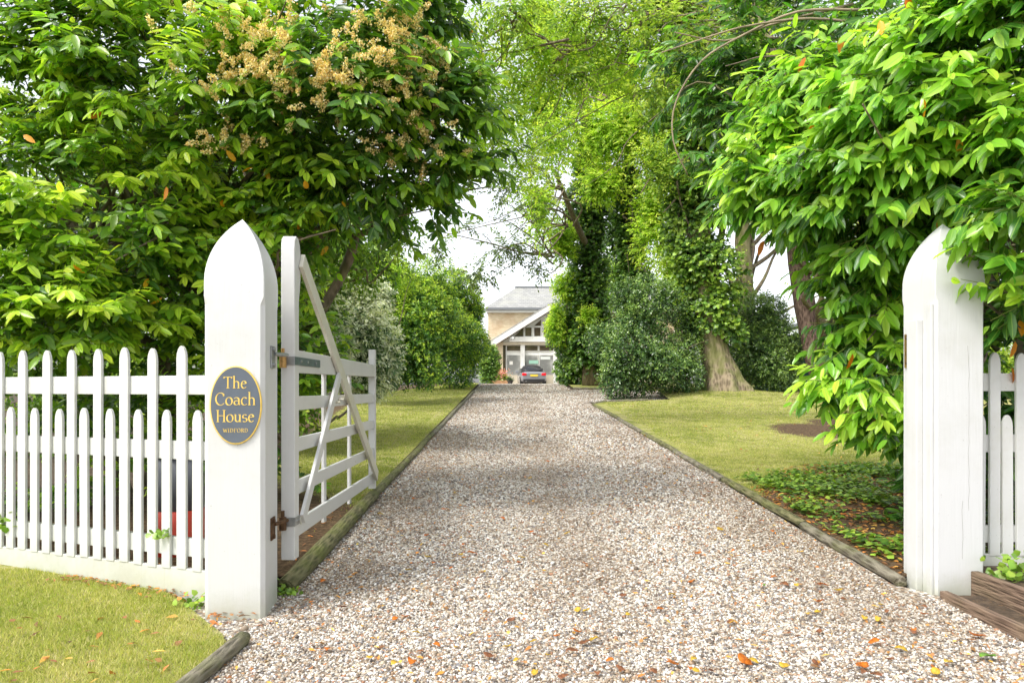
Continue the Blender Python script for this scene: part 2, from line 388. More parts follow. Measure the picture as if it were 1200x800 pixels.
# ------------------------------------------------------------------ ground, gravel, lawns
PEB = [(0, (.11, .09, .075)), (.10, (.27, .21, .15)), (.22, (.45, .40, .33)), (.36, (.56, .52, .46)), (.49, (.36, .25, .16)), (.56, (.70, .67, .60)), (.67, (.20, .195, .20)), (.77, (.49, .41, .30)), (.85, (.80, .78, .74)), (.965, (.36, .18, .10))]
def gravel_dirt(nt, vec):
    """darker, browner compacted patches where leaf mould collects; less in the two wheel tracks"""
    s = nt.nodes.new('ShaderNodeSeparateXYZ'); nt.links.new(vec, s.inputs[0])
    n = noise(nt, vec, .55, 5, .62)
    tr = maths(nt, 'COSINE', maths(nt, 'MULTIPLY', maths(nt, 'SUBTRACT', s.outputs[0], .5), 3.9))
    f = maths(nt, 'ADD', n, maths(nt, 'MULTIPLY', tr, .085))
    return maprange(nt, f, .46, .66)
def mat_gravel_far():
    m, nt, o = new_mat('gravel_sheet'); p = nd(nt, 'ShaderNodeBsdfPrincipled', Roughness=.85); p.inputs['Specular IOR Level'].default_value = .3
    vec = coords(nt)
    vo = nt.nodes.new('ShaderNodeTexVoronoi'); vo.inputs['Scale'].default_value = 48; nt.links.new(vec, vo.inputs['Vector'])
    r = ramp(nt, PEB, 'CONSTANT'); s = nt.nodes.new('ShaderNodeSeparateColor'); nt.links.new(vo.outputs['Color'], s.inputs[0]); nt.links.new(s.outputs[0], r.inputs[0])
    gap = maprange(nt, vo.outputs['Distance'], .35, .75, 0, .8)
    c = mixc(nt, r.outputs[0], (.20, .165, .13), gap)
    c = mixc(nt, c, (.16, .11, .065), maths(nt, 'MULTIPLY', gravel_dirt(nt, vec), .36))
    nt.links.new(c, p.inputs['Base Color'])
    b = nd(nt, 'ShaderNodeBump', Strength=.7, Distance=.012); b.invert = True; nt.links.new(vo.outputs['Distance'], b.inputs['Height']); nt.links.new(b.outputs[0], p.inputs['Normal'])
    nt.links.new(p.outputs[0], o.inputs[0]); return m
def mat_pebble():
    m, nt, o = new_mat('pebbles'); p = nd(nt, 'ShaderNodeBsdfPrincipled', Roughness=.65); p.inputs['Specular IOR Level'].default_value = .4
    g = nt.nodes.new('ShaderNodeNewGeometry'); r = ramp(nt, PEB, 'CONSTANT'); nt.links.new(g.outputs['Random Per Island'], r.inputs[0])
    vec = coords(nt); c = mixc(nt, r.outputs[0], (.30, .24, .18), maths(nt, 'MULTIPLY', maprange(nt, noise(nt, vec, 70, 3), .4, .75), .4))
    c = mixc(nt, c, (.20, .14, .085), maths(nt, 'MULTIPLY', gravel_dirt(nt, vec), .36))
    nt.links.new(c, p.inputs['Base Color']); nt.links.new(p.outputs[0], o.inputs[0]); return m
def mat_soil(name, c1=(.045, .03, .018), c2=(.13, .09, .055)):
    m, nt, o = new_mat(name); p = nd(nt, 'ShaderNodeBsdfPrincipled', Roughness=.95); vec = coords(nt)
    c = mixc(nt, c1, c2, maprange(nt, noise(nt, vec, 14, 8, .7), .35, .7)); c = mixc(nt, c, (.22, .12, .05), maths(nt, 'MULTIPLY', maprange(nt, noise(nt, vec, 38, 3), .6, .7), .6))
    nt.links.new(c, p.inputs['Base Color']); b = nd(nt, 'ShaderNodeBump', Strength=.8, Distance=.03); nt.links.new(noise(nt, vec, 30, 8, .7), b.inputs['Height']); nt.links.new(b.outputs[0], p.inputs['Normal'])
    nt.links.new(p.outputs[0], o.inputs[0]); return m
BARE = [(5.7, 13.2, .9), (6.8, 14.5, .8), (4.4, 9.0, .35)]
def bare_np(x, y):
    """0..1 bare earth amount on the right lawn (worn patch and the planted bed near the gate)"""
    v = np.zeros_like(x)
    for cx, cy, r in BARE:
        v = np.maximum(v, 1 - np.clip((np.hypot((x - cx) / 1.2, (y - cy) / 1.5) - r * .6) / (r * .6), 0, 1))
    edge = 8.4 + 1.0 * np.sin(x * 2.1) * .5 + (x - 2.4) * .55
    return np.maximum(v, np.clip((edge - y) / 1.2, 0, 1))
def mat_lawn(name, bare=False):
    m, nt, o = new_mat(name); p = nd(nt, 'ShaderNodeBsdfPrincipled', Roughness=.9); p.inputs['Specular IOR Level'].default_value = .2; vec = coords(nt)
    c = mixc(nt, (.17, .20, .03), (.36, .36, .10), maprange(nt, noise(nt, vec, 1.2, 7, .72), .40, .58))
    c = mixc(nt, c, (.46, .40, .20), maths(nt, 'MULTIPLY', maprange(nt, noise(nt, vec, 5, 7, .78), .46, .62), .85))
    c = mixc(nt, c, (.08, .10, .012), maths(nt, 'MULTIPLY', maprange(nt, noise(nt, coords(nt, (1, .4, 1)), 70, 4, .7), .5, .68), .7))
    if bare:
        a = nd(nt, 'ShaderNodeAttribute', attribute_name='bare')
        f = maprange(nt, maths(nt, 'ADD', a.outputs['Fac'], maths(nt, 'MULTIPLY', maths(nt, 'SUBTRACT', noise(nt, vec, 3.5, 6, .7), .5), 1.1)), .35, .75)
        soil = mixc(nt, (.06, .038, .022), (.19, .125, .07), maprange(nt, noise(nt, vec, 22, 8, .7), .35, .7))
        c = mixc(nt, c, soil, f)
    nt.links.new(c, p.inputs['Base Color']); b = nd(nt, 'ShaderNodeBump', Strength=.8, Distance=.02); nt.links.new(noise(nt, vec, 90, 5, .7), b.inputs['Height']); nt.links.new(b.outputs[0], p.inputs['Normal'])
    nt.links.new(p.outputs[0], o.inputs[0]); return m
OAK = at(846, 469, 23.0)
def terr(x, y):
    x = np.asarray(x, float); y = np.asarray(y, float)
    return gz(y) + .22 * np.exp(-((x - OAK.x) ** 2 + (y - OAK.y) ** 2) / 5.0) + .035 * np.sin(x * .9 + 1) * np.sin(y * .7) * (np.abs(x - .5) > 2.2)
def strip_sheet(name, ys, xl, xr, nx, lift, mat, zf=gz, attr=None, bury=0.0):
    """sheet between xl(y) and xr(y)"""
    ys = np.array(ys, float); U = np.linspace(0, 1, nx)
    X = np.array([xl(y) + (xr(y) - xl(y)) * U for y in ys]); Y = np.repeat(ys[:, None], nx, 1)
    Z = (zf(X, Y) if zf is terr else zf(Y)) + lift
    V = np.stack([X, Y, Z], -1).reshape(-1, 3); r = len(ys); idx = np.arange(r * nx).reshape(r, nx)
    Fq = np.stack([idx[:-1, :-1], idx[:-1, 1:], idx[1:, 1:], idx[1:, :-1]], -1).reshape(-1, 4)
    me = np_mesh(name, V, Fq.ravel(), np.full(len(Fq), 4), True, {k: f(V[:, 0], V[:, 1]) for k, f in (attr or {}).items()})
    return tag(link_mesh(name, me, mat), kind='structure')
M['soil'] = mat_soil('soil'); M['gravel'] = mat_gravel_far(); M['pebble'] = mat_pebble()
M['lawn'] = mat_lawn('lawn_turf'); M['lawn_bare'] = mat_lawn('lawn_turf_worn', True)
yy = np.concatenate([[-60, -20, -8], np.arange(-4, 36, 1.0), [40, 50, 70, 120, 300, 900]])
strip_sheet('ground', yy, lambda y: -600, lambda y: 600, 121, -.03, M['soil'])
def dr_r(y):                                                  # right edge of the drive
    if y < 4.55: return 9.0 if y < 4.0 else 2.75
    if y < 20.2: return 2.47 - (y - 4.5) * .0195
    return 2.16
drive = strip_sheet('gravel_drive', np.concatenate([np.arange(-3, 3.9, .3), np.arange(4.0, 34.6, .35)]), lambda y: -1.40, dr_r, 24, 0, M['gravel'])
strip_sheet('gravel_lane', np.arange(21.0, 27.3, .3), lambda y: 2.15, lambda y: 18, 40, -.004, M['gravel'])
strip_sheet('gravel_forecourt', np.arange(34.0, 60, 1.0), lambda y: -9, lambda y: 22, 32, -.006, M['gravel'])
HEDGE = lambda y: np.interp(y, [4.6, 7, 9.7, 14.2, 23, 26, 31, 34], [-2.6, -2.7, -3.0, -3.6, -4.6, -3.8, -2.6, -2.6])
def bare_l(x, y): return np.maximum(np.clip((7.6 - y + (x + 1.5) * -.9) / 1.2, 0, 1), np.clip((np.interp(y, [4, 9.7, 14.2, 23, 26, 31], [-2.4, -2.9, -3.5, -4.5, -3.7, -2.5]) - x) / .4, 0, 1) * .9)
strip_sheet('side_lawn', np.arange(4.7, 34.6, .3), lambda y: max(HEDGE(y) - 1.2, -1.66 - (y - 4.33) * 2.506), lambda y: -1.45, 24, .05, M['lawn_bare'], terr, {'bare': bare_l})
strip_sheet('front_lawn', np.concatenate([np.arange(-1, 3.75, .25), [3.76], np.arange(3.8, 7.4, .15)]), lambda y: -9.5, lambda y: -1.455 + (y - 1.9) * .0444 if y < 3.62 else min(-1.38 - (y - 3.62) * .85, -1.715 - (y - 4.33) * 2.506), 60, .035, M['lawn'])
def rl_l(y): return dr_r(y) + .07 if y < 19.8 else dr_r(19.8) + .07 + ((y - 19.8) / 1.2) ** 2 * 1.6
strip_sheet('right_lawn', np.concatenate([np.arange(4.7, 19.8, .25), np.linspace(19.8, 21.1, 8)]), rl_l, lambda y: 17, 90, .05, M['lawn_bare'], terr, {'bare': bare_np})
strip_sheet('oak_lawn', np.arange(21.1, 25.6, .25), lambda y: 4.6 + max(0, y - 22) * .1, lambda y: 17, 60, .052, M['lawn'], terr)
strip_sheet('far_lawn', np.arange(27.4, 34.1, .3), lambda y: 2.35, lambda y: 18, 30, .05, M['lawn'], terr)

ICO = None
def ico_base():
    bm = bmesh.new(); bmesh.ops.create_icosphere(bm, subdivisions=1, radius=1)
    V = np.array([v.co[:] for v in bm.verts]); Fc = np.array([[v.index for v in f.verts] for f in bm.faces]); bm.free(); return V, Fc
def stones(name, rng, pts, size, mat, zf=gz, squash=.6):
    V0, F0 = ico_base(); n = len(pts); k = len(V0)
    q = norm(rng.normal(size=(n, 4))); w, x, y, z = q.T
    R = np.stack([1 - 2 * (y * y + z * z), 2 * (x * y - z * w), 2 * (x * z + y * w), 2 * (x * y + z * w), 1 - 2 * (x * x + z * z), 2 * (y * z - x * w), 2 * (x * z - y * w), 2 * (y * z + x * w), 1 - 2 * (x * x + y * y)], -1).reshape(n, 3, 3)
    sc = rng.uniform([.75, .55, .5], [1.25, 1.0, .85], size=(n, 3))
    VV = V0[None] * (1 + rng.normal(0, .13, size=(n, k, 1))) * sc[:, None, :]
    VV = np.einsum('nij,nkj->nki', R, VV); VV[..., 2] *= squash + .15
    VV *= size[:, None, None]
    VV[..., 0] += pts[:, 0:1]; VV[..., 1] += pts[:, 1:2]; VV[..., 2] += (zf(pts[:, 1]) + size * rng.uniform(.0, .55, n))[:, None]
    Ff = (F0[None] + (np.arange(n) * k)[:, None, None]).reshape(-1)
    me = np_mesh(name, VV.reshape(-1, 3), Ff, np.full(n * len(F0), 3), True)
    return link_mesh(name, me, mat)
rng = np.random.default_rng(5)
def scatter(x0, x1, y0, y1, dens, rng=rng):
    n = int((x1 - x0) * (y1 - y0) * dens); return np.stack([rng.uniform(x0, x1, n), rng.uniform(y0, y1, n)], -1)
strip_sheet('gravel_drive', np.arange(1.9, 4.42, .1), lambda y: -1.90, lambda y: -1.39, 6, .004, M['gravel'])
pp = []; ss = []
for (x0, x1, y0, y1, de, s0) in ((-1.36, 2.75, 2.55, 4.4, 7000, .0074), (2.75, 3.9, 2.6, 3.9, 5500, .0080), (-1.84, -1.36, 3.66, 4.12, 5000, .0082), (-1.44, -1.34, 4.0, 4.5, 4500, .0082), (-1.36, 2.42, 4.4, 7.0, 5000, .0084), (-1.36, 2.40, 7, 11, 2700, .0105), (-1.36, 2.33, 11, 17, 1200, .0145), (-1.36, 2.2, 17, 25, 560, .019), (-1.36, 2.2, 25, 34, 330, .024), (2.2, 10, 21.3, 27.2, 330, .022)):
    q = scatter(x0, x1, y0, y1, de); pp.append(q); ss.append(np.clip(s0 * np.exp(rng.normal(0, .28, len(q))), .004, .024))
pp = np.concatenate(pp); ss = np.concatenate(ss)
tag(stones('gravel_stones', rng, pp, ss, M['pebble']), 'loose cream, grey and tan pebbles covering the drive', None, None, 'stuff')

# grass blades
def blades(name, mat, areas, tint=.5, zf=terr, lift=.05, keep=None, seed=3, label=None):
    r = np.random.default_rng(seed); LV = Leaves()
    for (x0, x1, y0, y1, de, h, w) in areas:
        q = scatter(x0, x1, y0, y1, de, r)
        if keep is not None: q = q[keep(q[:, 0], q[:, 1], r)]
        n = len(q); P = np.stack([q[:, 0], q[:, 1], zf(q[:, 0], q[:, 1]) + lift - .004], -1)
        D = r.normal(size=(n, 3)) * .55; D[:, 2] = 1; pat = (np.sin(q[:, 0] * 1.9 + 2) * np.sin(q[:, 1] * 1.4) + np.sin(q[:, 0] * 7.3 + q[:, 1] * 3) * np.sin(q[:, 1] * 5.1 - q[:, 0] * 2)) * .13
        LV.add(P, D, rdir(r, n), h * r.uniform(.5, 1.25, n), w, np.clip(tint + pat + r.normal(0, .2, n), 0, 1))
    o = LV.build(name, mat, None, 'blade'); return tag(o, label, None, None, 'stuff')
M['blade'] = leaf_mat('grass_blade', [(0, (.14, .20, .03)), (.4, (.30, .35, .06)), (.7, (.46, .45, .14)), (1, (.62, .54, .30))], .5, .35, .3)
gl = lambda x, y: gz(y)
blades('front_grass', M['blade'], [(-3.9, -1.4, 2.6, 4.9, 17000, .034, .0042), (-4.6, -3.9, 3.6, 5.2, 6000, .026, .004)], .52, gl, .035, lambda x, y, r: (x < np.where(y < 3.62, -1.495 + (y - 1.9) * .0444, -1.42 - (y - 3.62) * .85) + r.normal(0, .02, len(x))) & (y < 4.28 - (x + 1.715) * .399), 3, 'short mown grass in front of the picket fence')
blades('side_grass', M['blade'], [(-3.2, -1.47, 4.9, 9, 5500, .035, .005), (-4.2, -1.47, 9, 16, 1600, .035, .009), (-4.4, -1.47, 16, 32, 500, .035, .016)], .45, terr, .05, lambda x, y, r: bare_l(x, y) + r.normal(0, .2, len(x)) < .45, 4, 'mown grass strip between the drive and the left hedge')
def keep_r(x, y, r): return (bare_np(x, y) + r.normal(0, .18, len(x)) < .5) & (x > 2.5)
blades('right_grass', M['blade'], [(2.3, 8, 6.3, 11, 3600, .03, .006), (2.2, 10, 11, 16, 1300, .032, .010), (2.3, 12, 16, 25.4, 380, .035, .018)], .55, terr, .05, lambda x, y, r: keep_r(x, y, r) & (x > np.where(y > 19.8, 2.4 + np.clip(y - 19.8, 0, 1.3) ** 2 * 1.2, 0)) & ~((y > 21) & (x < 4.7)), 5, 'short sunlit grass of the right lawn')

# timber edging logs
ORD = ['first', 'second', 'third', 'fourth', 'fifth', 'sixth', 'seventh', 'eighth', 'ninth', 'tenth', 'eleventh', 'twelfth', 'thirteenth']
def log(name, a, b, r, mat, label, seed, group='timber logs edging the drive'):
    rs = random.Random(seed * 7)
    a, b = Vector(a), Vector(b); L = (b - a).length; rn = random.Random(seed)
    pts = [Vector((0, 0, 0))] + [Vector((rn.uniform(-.006, .006), L * t, rn.uniform(-.006, .006))) for t in (.33, .66)] + [Vector((0, L, 0))]
    v, f = tube_arrays(pts, [r * .90, r * 1.03, r * .97, r * .92], 16, .05, rn); v = [Vector((p.x * 1.05, p.y + rs.uniform(-.012, .012), p.z * (.92 if p.z > 0 else 1))) for p in v]
    me = bpy.data.meshes.new(name); me.from_pydata([tuple(x) for x in v], [], f); me.polygons.foreach_set('use_smooth', [len(q) == 4 for q in f])
    o = link_mesh(name, me, mat, None, a); d = b - a; o.rotation_euler = d.to_track_quat('Y', 'Z').to_euler()
    return tag(o, label, 'edging log', group)
log('edging_log', (-1.455, 1.9, .03), (-1.375, 3.70, .03), .044, M['log'], 'grey weathered round log edging the front lawn before the left gatepost', 1)
yl = [4.50, 7.35, 9.9, 12.7, 15.4, 18.3, 21.4, 25.8]
for i in range(len(yl) - 1):
    y0, y1 = yl[i] + .015, yl[i + 1] - .015
    log('edging_log', (-1.415 + .008 * i, y0, gzf(y0) + (.045 if i == 0 else .036)), (-1.415 + .008 * (i + 1), y1, gzf(y1) + (.045 if i == 0 else .036)), .06 if i == 0 else .040, M['mosslog'] if i < 3 else M['log'],
        f'mossy log under the open gate, left of the drive' if i == 0 else f'{ORD[i]} edging log beyond the left gatepost, beside the left lawn', 20 + i)
yr = [4.64, 6.15, 8.3, 10.6, 13.0, 15.6, 19.7]
for i in range(len(yr) - 1):
    y0, y1 = yr[i] + .012, yr[i + 1] - .012
    log('edging_log', (dr_r(max(y0, 4.6)) + .03 + (.02 if i % 2 else 0), y0, gzf(y0) + .032), (dr_r(y1) + .03, y1, gzf(y1) + .032), .042, M['mosslog'] if i % 2 else M['log'],
        f'{ORD[i]} edging log beyond the right gatepost, beside the right lawn', 40 + i)
cv = [(2.21 + ((t) ** 2) * 1.75, 19.72 + 1.45 * t) for t in (0, .5, 1.0)]
for i in range(2):
    a, b = cv[i], cv[i + 1]
    log('edging_log', (a[0], a[1], gzf(a[1]) + .045), (b[0], b[1], gzf(b[1]) + .045), .05, M['log'], ['short edging log where the drive begins to bend right', 'edging log turned sideways at the corner of the side lane'][i], 60 + i)
log('edging_log', (2.3, 27.3, gzf(27.3) + .05), (6.5, 27.35, gzf(27.3) + .05), .055, M['log'], 'far edging log across the side lane, below the tall dark shrub', 70)

# raised bed boards by the right gatepost
def board(name, a, b, z0, z1, th, label):
    a, b = Vector((*a, 0)), Vector((*b, 0)); d = (b - a); L = d.length; ang = math.atan2(d.y, d.x)
    Mx = Matrix.Translation((a.x, a.y, 0)) @ Matrix.Rotation(ang, 4, 'Z')
    o = box(name, (0, -th / 2, z0), (L, th / 2, z1), M['sleeper'], None, .006, Mx)
    return tag(o, label, 'board', 'brown boards beside the right gatepost')
board('timber_board', (2.63, 4.42), (2.69, 2.6), -.02, .075, .05, 'low brown board edging the gravel beside the right gatepost')
board('timber_board', (2.87, 4.50), (2.99, 2.6), -.02, .175, .05, 'taller brown board holding soil below the right picket fence')
strip_sheet('bed_soil', np.arange(2.6, 4.46, .15), lambda y: 2.66, lambda y: 2.90, 4, .03, M['soil'])
strip_sheet('raised_soil', np.arange(2.6, 5.6, .15), lambda y: 2.95, lambda y: 7.5, 20, .12, M['soil'])

# ------------------------------------------------------------------ gateposts
def octo_ring(hw, c, z):
    return [(-hw + c, -hw, z), (hw - c, -hw, z), (hw, -hw + c, z), (hw, hw - c, z), (hw - c, hw, z), (-hw + c, hw, z), (-hw, hw - c, z), (-hw, -hw + c, z)]
def gatepost(name, loc, rz, hw, H, label, ch=.022):
    root = empty(name, loc, label, 'gatepost', 'white gateposts', rz)
    Ha = .395; zs = H - Ha; a = hw; R = (Ha * Ha + a * a) / (2 * a)
    rings = [octo_ring(hw, ch, -.08), octo_ring(hw, ch, zs - .12), octo_ring(hw, .004, zs - .075), octo_ring(hw, .004, zs)]
    for i in range(1, 15):
        h = Ha * i / 14.5; w = math.sqrt(R * R - h * h) - (R - a); rings.append(octo_ring(max(w, .004), min(.004, w * .3), zs + h))
    bm = bmesh.new(); vr = [[bm.verts.new(p) for p in r] for r in rings]
    for r0, r1 in zip(vr, vr[1:]):
        for k in range(8): bm.faces.new((r0[k], r0[(k + 1) % 8], r1[(k + 1) % 8], r1[k]))
    top = bm.verts.new((0, 0, H))
    for k in range(8): bm.faces.new((vr[-1][k], vr[-1][(k + 1) % 8], top))
    bm.faces.new(vr[0][::-1])
    o = bm_obj('post_body', bm, M['paint_post'], root)
    return root
LP_W = .165
pl = Vector((-1.572, 4.23, 0))
post_l = gatepost('gatepost', pl, math.radians(5), LP_W, 2.29, 'white pointed gatepost carrying the oval house sign')
pr = Vector((2.765, 4.66, 0))
post_r = gatepost('gatepost', pr, math.radians(5), .165, 2.36, 'white pointed gatepost half hidden by laurel leaves, right of drive', .018)
# shutting battens and latch keep on the inner (drive) face of the right post
box('batten', (-.165 - .022, -.155, -.02), (-.1655, -.115, 1.83), M['paint_post'], post_r, .005)
box('batten', (-.165 - .045, -.05, -.02), (-.1655, .05, 1.74), M['paint_post'], post_r, .006)
box('latch_keep', (-.165 - .012, .075, 1.44), (-.1655, .125, 1.66), M['brass'], post_r, .004)
for z in (1.47, 1.63):
    bm = bmesh.new(); add_cyl(bm, (-.180, .10, z), (-.1775, .10, z), .008, 10); bm_obj('screw', bm, M['rust'], post_r)
# crack lines on the right post's camera face
rr = random.Random(8); M['crack'] = plain('paint_crack', (.25, .24, .21), .9)
for (x, z0, z1) in ((.055, .55, 1.62), (.012, .25, .62)):
    bm = bmesh.new(); pts = []; z = z0; xx = x
    while z < z1: pts.append((xx, z)); z += .06; xx += rr.uniform(-.005, .006)
    for (a, b) in zip(pts, pts[1:]):
        vs_ = [bm.verts.new((a[0] - .0009, -.1655, a[1])), bm.verts.new((a[0] + .0009, -.1655, a[1])), bm.verts.new((b[0] + .0009, -.1655, b[1])), bm.verts.new((b[0] - .0009, -.1655, b[1]))]
        bm.faces.new(vs_)
    bmesh.ops.remove_doubles(bm, verts=bm.verts[:], dist=.0001); bm_obj('paint_crack', bm, M['crack'], post_r)

# ------------------------------------------------------------------ oval sign with lettering
M['slate'] = plain('slate_blue_paint', (.105, .125, .155), .45, nscale=12, amt=.15)
M['gold'] = plain('gold_lettering', (.86, .60, .13), .35, .15, nscale=30, amt=.15)
def arc(cx, cy, rx, ry, a0, a1, n=14):
    return [(cx + rx * math.cos(math.radians(a0 + (a1 - a0) * i / n)), cy + ry * math.sin(math.radians(a0 + (a1 - a0) * i / n))) for i in range(n + 1)]
def S(*p): return list(p)
XH = .62
GL = {   # strokes as polylines, advance width
 'T': ([S((.02, .95), (.64, .95)), S((.33, .97), (.33, .02)), S((.22, .02), (.44, .02)), S((.02, .97), (.02, .84)), S((.64, .97), (.64, .84))], .68),
 'h': ([S((.12, 1.04), (.12, .02)), S((.02, 1.02), (.12, 1.05)), S((.03, .02), (.21, .02)), arc(.30, .40, .18, .20, 165, 0) + [(.48, .02)], S((.39, .02), (.57, .02))], .60),
 'e': ([S((.06, .36), (.46, .42)), arc(.27, .31, .20, .31, 20, 320, 20)], .54),
 'C': ([arc(.40, .49, .36, .49, 48, 315, 22), S((.64, .86), (.64, .72))], .74),
 'o': ([arc(.28, .31, .24, .31, 0, 360, 22)], .57),
 'a': ([arc(.24, .44, .19, .17, 150, 0) + [(.43, .10), (.50, .02)], arc(.24, .19, .17, .175, 60, 330, 14) + [(.43, .14)]], .55),
 'c': ([arc(.28, .31, .23, .31, 45, 315, 18)], .50),
 'H': ([S((.12, .97), (.12, .02)), S((.62, .97), (.62, .02)), S((.12, .52), (.62, .52)), S((.02, .97), (.22, .97)), S((.52, .97), (.72, .97)), S((.02, .02), (.22, .02)), S((.52, .02), (.72, .02))], .76),
 'u': ([[(.02, .60), (.12, .61)] + [(.12, .2)] + arc(.28, .2, .16, .18, 180, 340, 10) + [(.46, .22)], S((.36, .60), (.47, .61), (.47, .02), (.56, .02))], .60),
 's': ([arc(.22, .45, .16, .16, 40, 230, 12) + arc(.22, .17, .17, .16, 60, -140, 12)], .43),
 'W': ([S((.02, .97), (.27, .02), (.50, .85), (.74, .02), (.98, .97)), S((-.06, .97), (.12, .97)), S((.88, .97), (1.06, .97))], 1.05),
 'I': ([S((.15, .97), (.15, .02)), S((.03, .97), (.27, .97)), S((.03, .02), (.27, .02))], .34),
 'D': ([S((.14, .97), (.14, .02)), [(.02, .97), (.14, .97)] + arc(.30, .495, .40, .475, 85, -85, 16) + [(.02, .02)]], .80),
 'F': ([S((.14, .97), (.14, .02)), S((.02, .96), (.56, .96), (.56, .82)), S((.14, .52), (.44, .52)), S((.02, .02), (.27, .02))], .60),
 'O': ([arc(.42, .495, .37, .485, 0, 360, 24)], .86),
 'R': ([S((.14, .97), (.14, .02)), [(.02, .97), (.14, .97)] + arc(.32, .74, .22, .22, 85, -90, 12) + [(.14, .51)], S((.34, .50), (.64, .02), (.72, .02)), S((.02, .02), (.27, .02))], .70),
}
def lettering(name, lines, mat, parent, y0):
    """broad-nib strokes laid on the sign's front (x right, z up), y0 = front plane"""
    V, F_ = [], []; k = 0
    for text, size, cz, pen, sp in lines:
        tw = sum(GL[c][1] + sp for c in text) * size - sp * size; x = -tw / 2
        for c in text:
            st, adv = GL[c]
            for s_ in st:
                for nib, wd in ((math.radians(18), pen), (math.radians(108), pen * .38)):
                    nx, nz = math.cos(nib) * wd / 2, math.sin(nib) * wd / 2; k += 1; yk = y0 - .0004 - .00006 * (k % 12)
                    for (a, b) in zip(s_, s_[1:]):
                        o = len(V)
                        for (p, sg) in ((a, 1), (a, -1), (b, -1), (b, 1)):
                            V.append((x + (p[0] + sg * nx) * size, yk, cz + (p[1] + sg * nz) * size))
                        F_.append((o, o + 1, o + 2, o + 3))
            x += (adv + sp) * size
    me = bpy.data.meshes.new(name); me.from_pydata(V, [], F_); me.update()
    o = link_mesh(name, me, mat, parent); sm = o.modifiers.new('solid', 'SOLIDIFY'); sm.thickness = .0012; sm.offset = 0; return o
def oval(bm, rx, rz, y0, y1, n=56, bev=.0):
    a = [bm.verts.new((rx * math.cos(2 * math.pi * i / n), y0, rz * math.sin(2 * math.pi * i / n))) for i in range(n)]
    a2 = [bm.verts.new(((rx + bev) * math.cos(2 * math.pi * i / n), y0 + bev, (rz + bev) * math.sin(2 * math.pi * i / n))) for i in range(n)]
    b = [bm.verts.new(((rx + bev) * math.cos(2 * math.pi * i / n), y1, (rz + bev) * math.sin(2 * math.pi * i / n))) for i in range(n)]
    bm.faces.new(a); bm.faces.new(b[::-1])
    for i in range(n):
        j = (i + 1) % n; bm.faces.new((a[j], a[i], a2[i], a2[j])); bm.faces.new((a2[j], a2[i], b[i], b[j]))
    bmesh.ops.recalc_face_normals(bm, faces=bm.faces[:])
sc_, ss_ = math.cos(math.radians(5)), math.sin(math.radians(5))
sgn = empty('house_sign', (pl.x + ss_ * .165 + .012, pl.y - sc_ * .165, EYE - (474.5 - 456) / F * 4.06), 'slate blue oval sign with gold serif lettering on white gatepost', 'sign', None, math.radians(5))
bm = bmesh.new(); oval(bm, .139, .2165, -.012, 0, bev=.003); bm_obj('rim', bm, M['gold'], sgn)
bm = bmesh.new(); oval(bm, .1335, .211, -.0135, -.0121, bev=.001); bm_obj('plaque', bm, M['slate'], sgn)
for ln in (('The', .066, .094, .115, .05), ('Coach', .070, .000, .115, .04), ('House', .068, -.094, .115, .04), ('WIDFORD', .0225, -.152, .12, .14)): lettering('lettering', [ln], M['gold'], sgn, -.0135)

# ------------------------------------------------------------------ open gate (local x along the gate, y across, z up)
ga, gb = Vector((-1.352, 4.52)), Vector((-1.372, 7.38))
gd = (gb - ga); GLn = gd.length; grz = math.atan2(gd.y, gd.x)
gate = empty('driveway_gate', (ga.x, ga.y, 0), 'white five bar timber gate standing open beside the mossy log', 'gate', None, grz)
# local +x goes away from the hinge, local +y points to the lawn side (left); drive side is -y
P_ = M['paint']
bm = bmesh.new()
pts = [(0, .236), (.095, .236), (.095, 1.86), (.118, 1.93), (.128, 2.0), (.135, 2.07), (.135, 2.15), (.118, 2.215), (.085, 2.255), (.04, 2.262), (.008, 2.235), (0, 2.18), (0, .236)]
add_prism(bm, pts[:-1], .085, Matrix.Translation((0, .045, 0)), .004)
bm_obj('hinge_stile', bm, P_, gate)
box('far_stile', (GLn - .075, .01, .30), (GLn, .075, 1.70), P_, gate)
def grail(name, z0n, z1n, z0f, z1f, y0, y1, x0=.09, x1=None, mat=P_):
    x1 = x1 or GLn - .07; bm = bmesh.new()
    add_prism(bm, [(x0, z0n), (x1, z0f), (x1, z1f), (x0, z1n)], y1 - y0, Matrix.Translation((0, (y0 + y1) / 2, 0)), .003); return bm_obj(name, bm, mat, gate)
grail('top_rail', 1.405, 1.548, 1.425, 1.545, .005, .070)
for (a, b) in ((1.165, 1.255), (.90, .99), (.625, .715), (.355, .46)): grail('rail', a, b, a + .005, b, .022, .048)
beam('brace', (.11, -.012, 2.12), (GLn - .08, -.012, .43), .026, .105, M['paint_brace'], gate, (1, 0, .3))
beam('brace', (.13, -.010, .47), (1.18, -.014, 1.45), .022, .082, P_, gate, (1, 0, 0))
for x in (.92, 1.80): box('upright', (x, .050, .30), (x + .07, .072, 1.425), P_, gate)
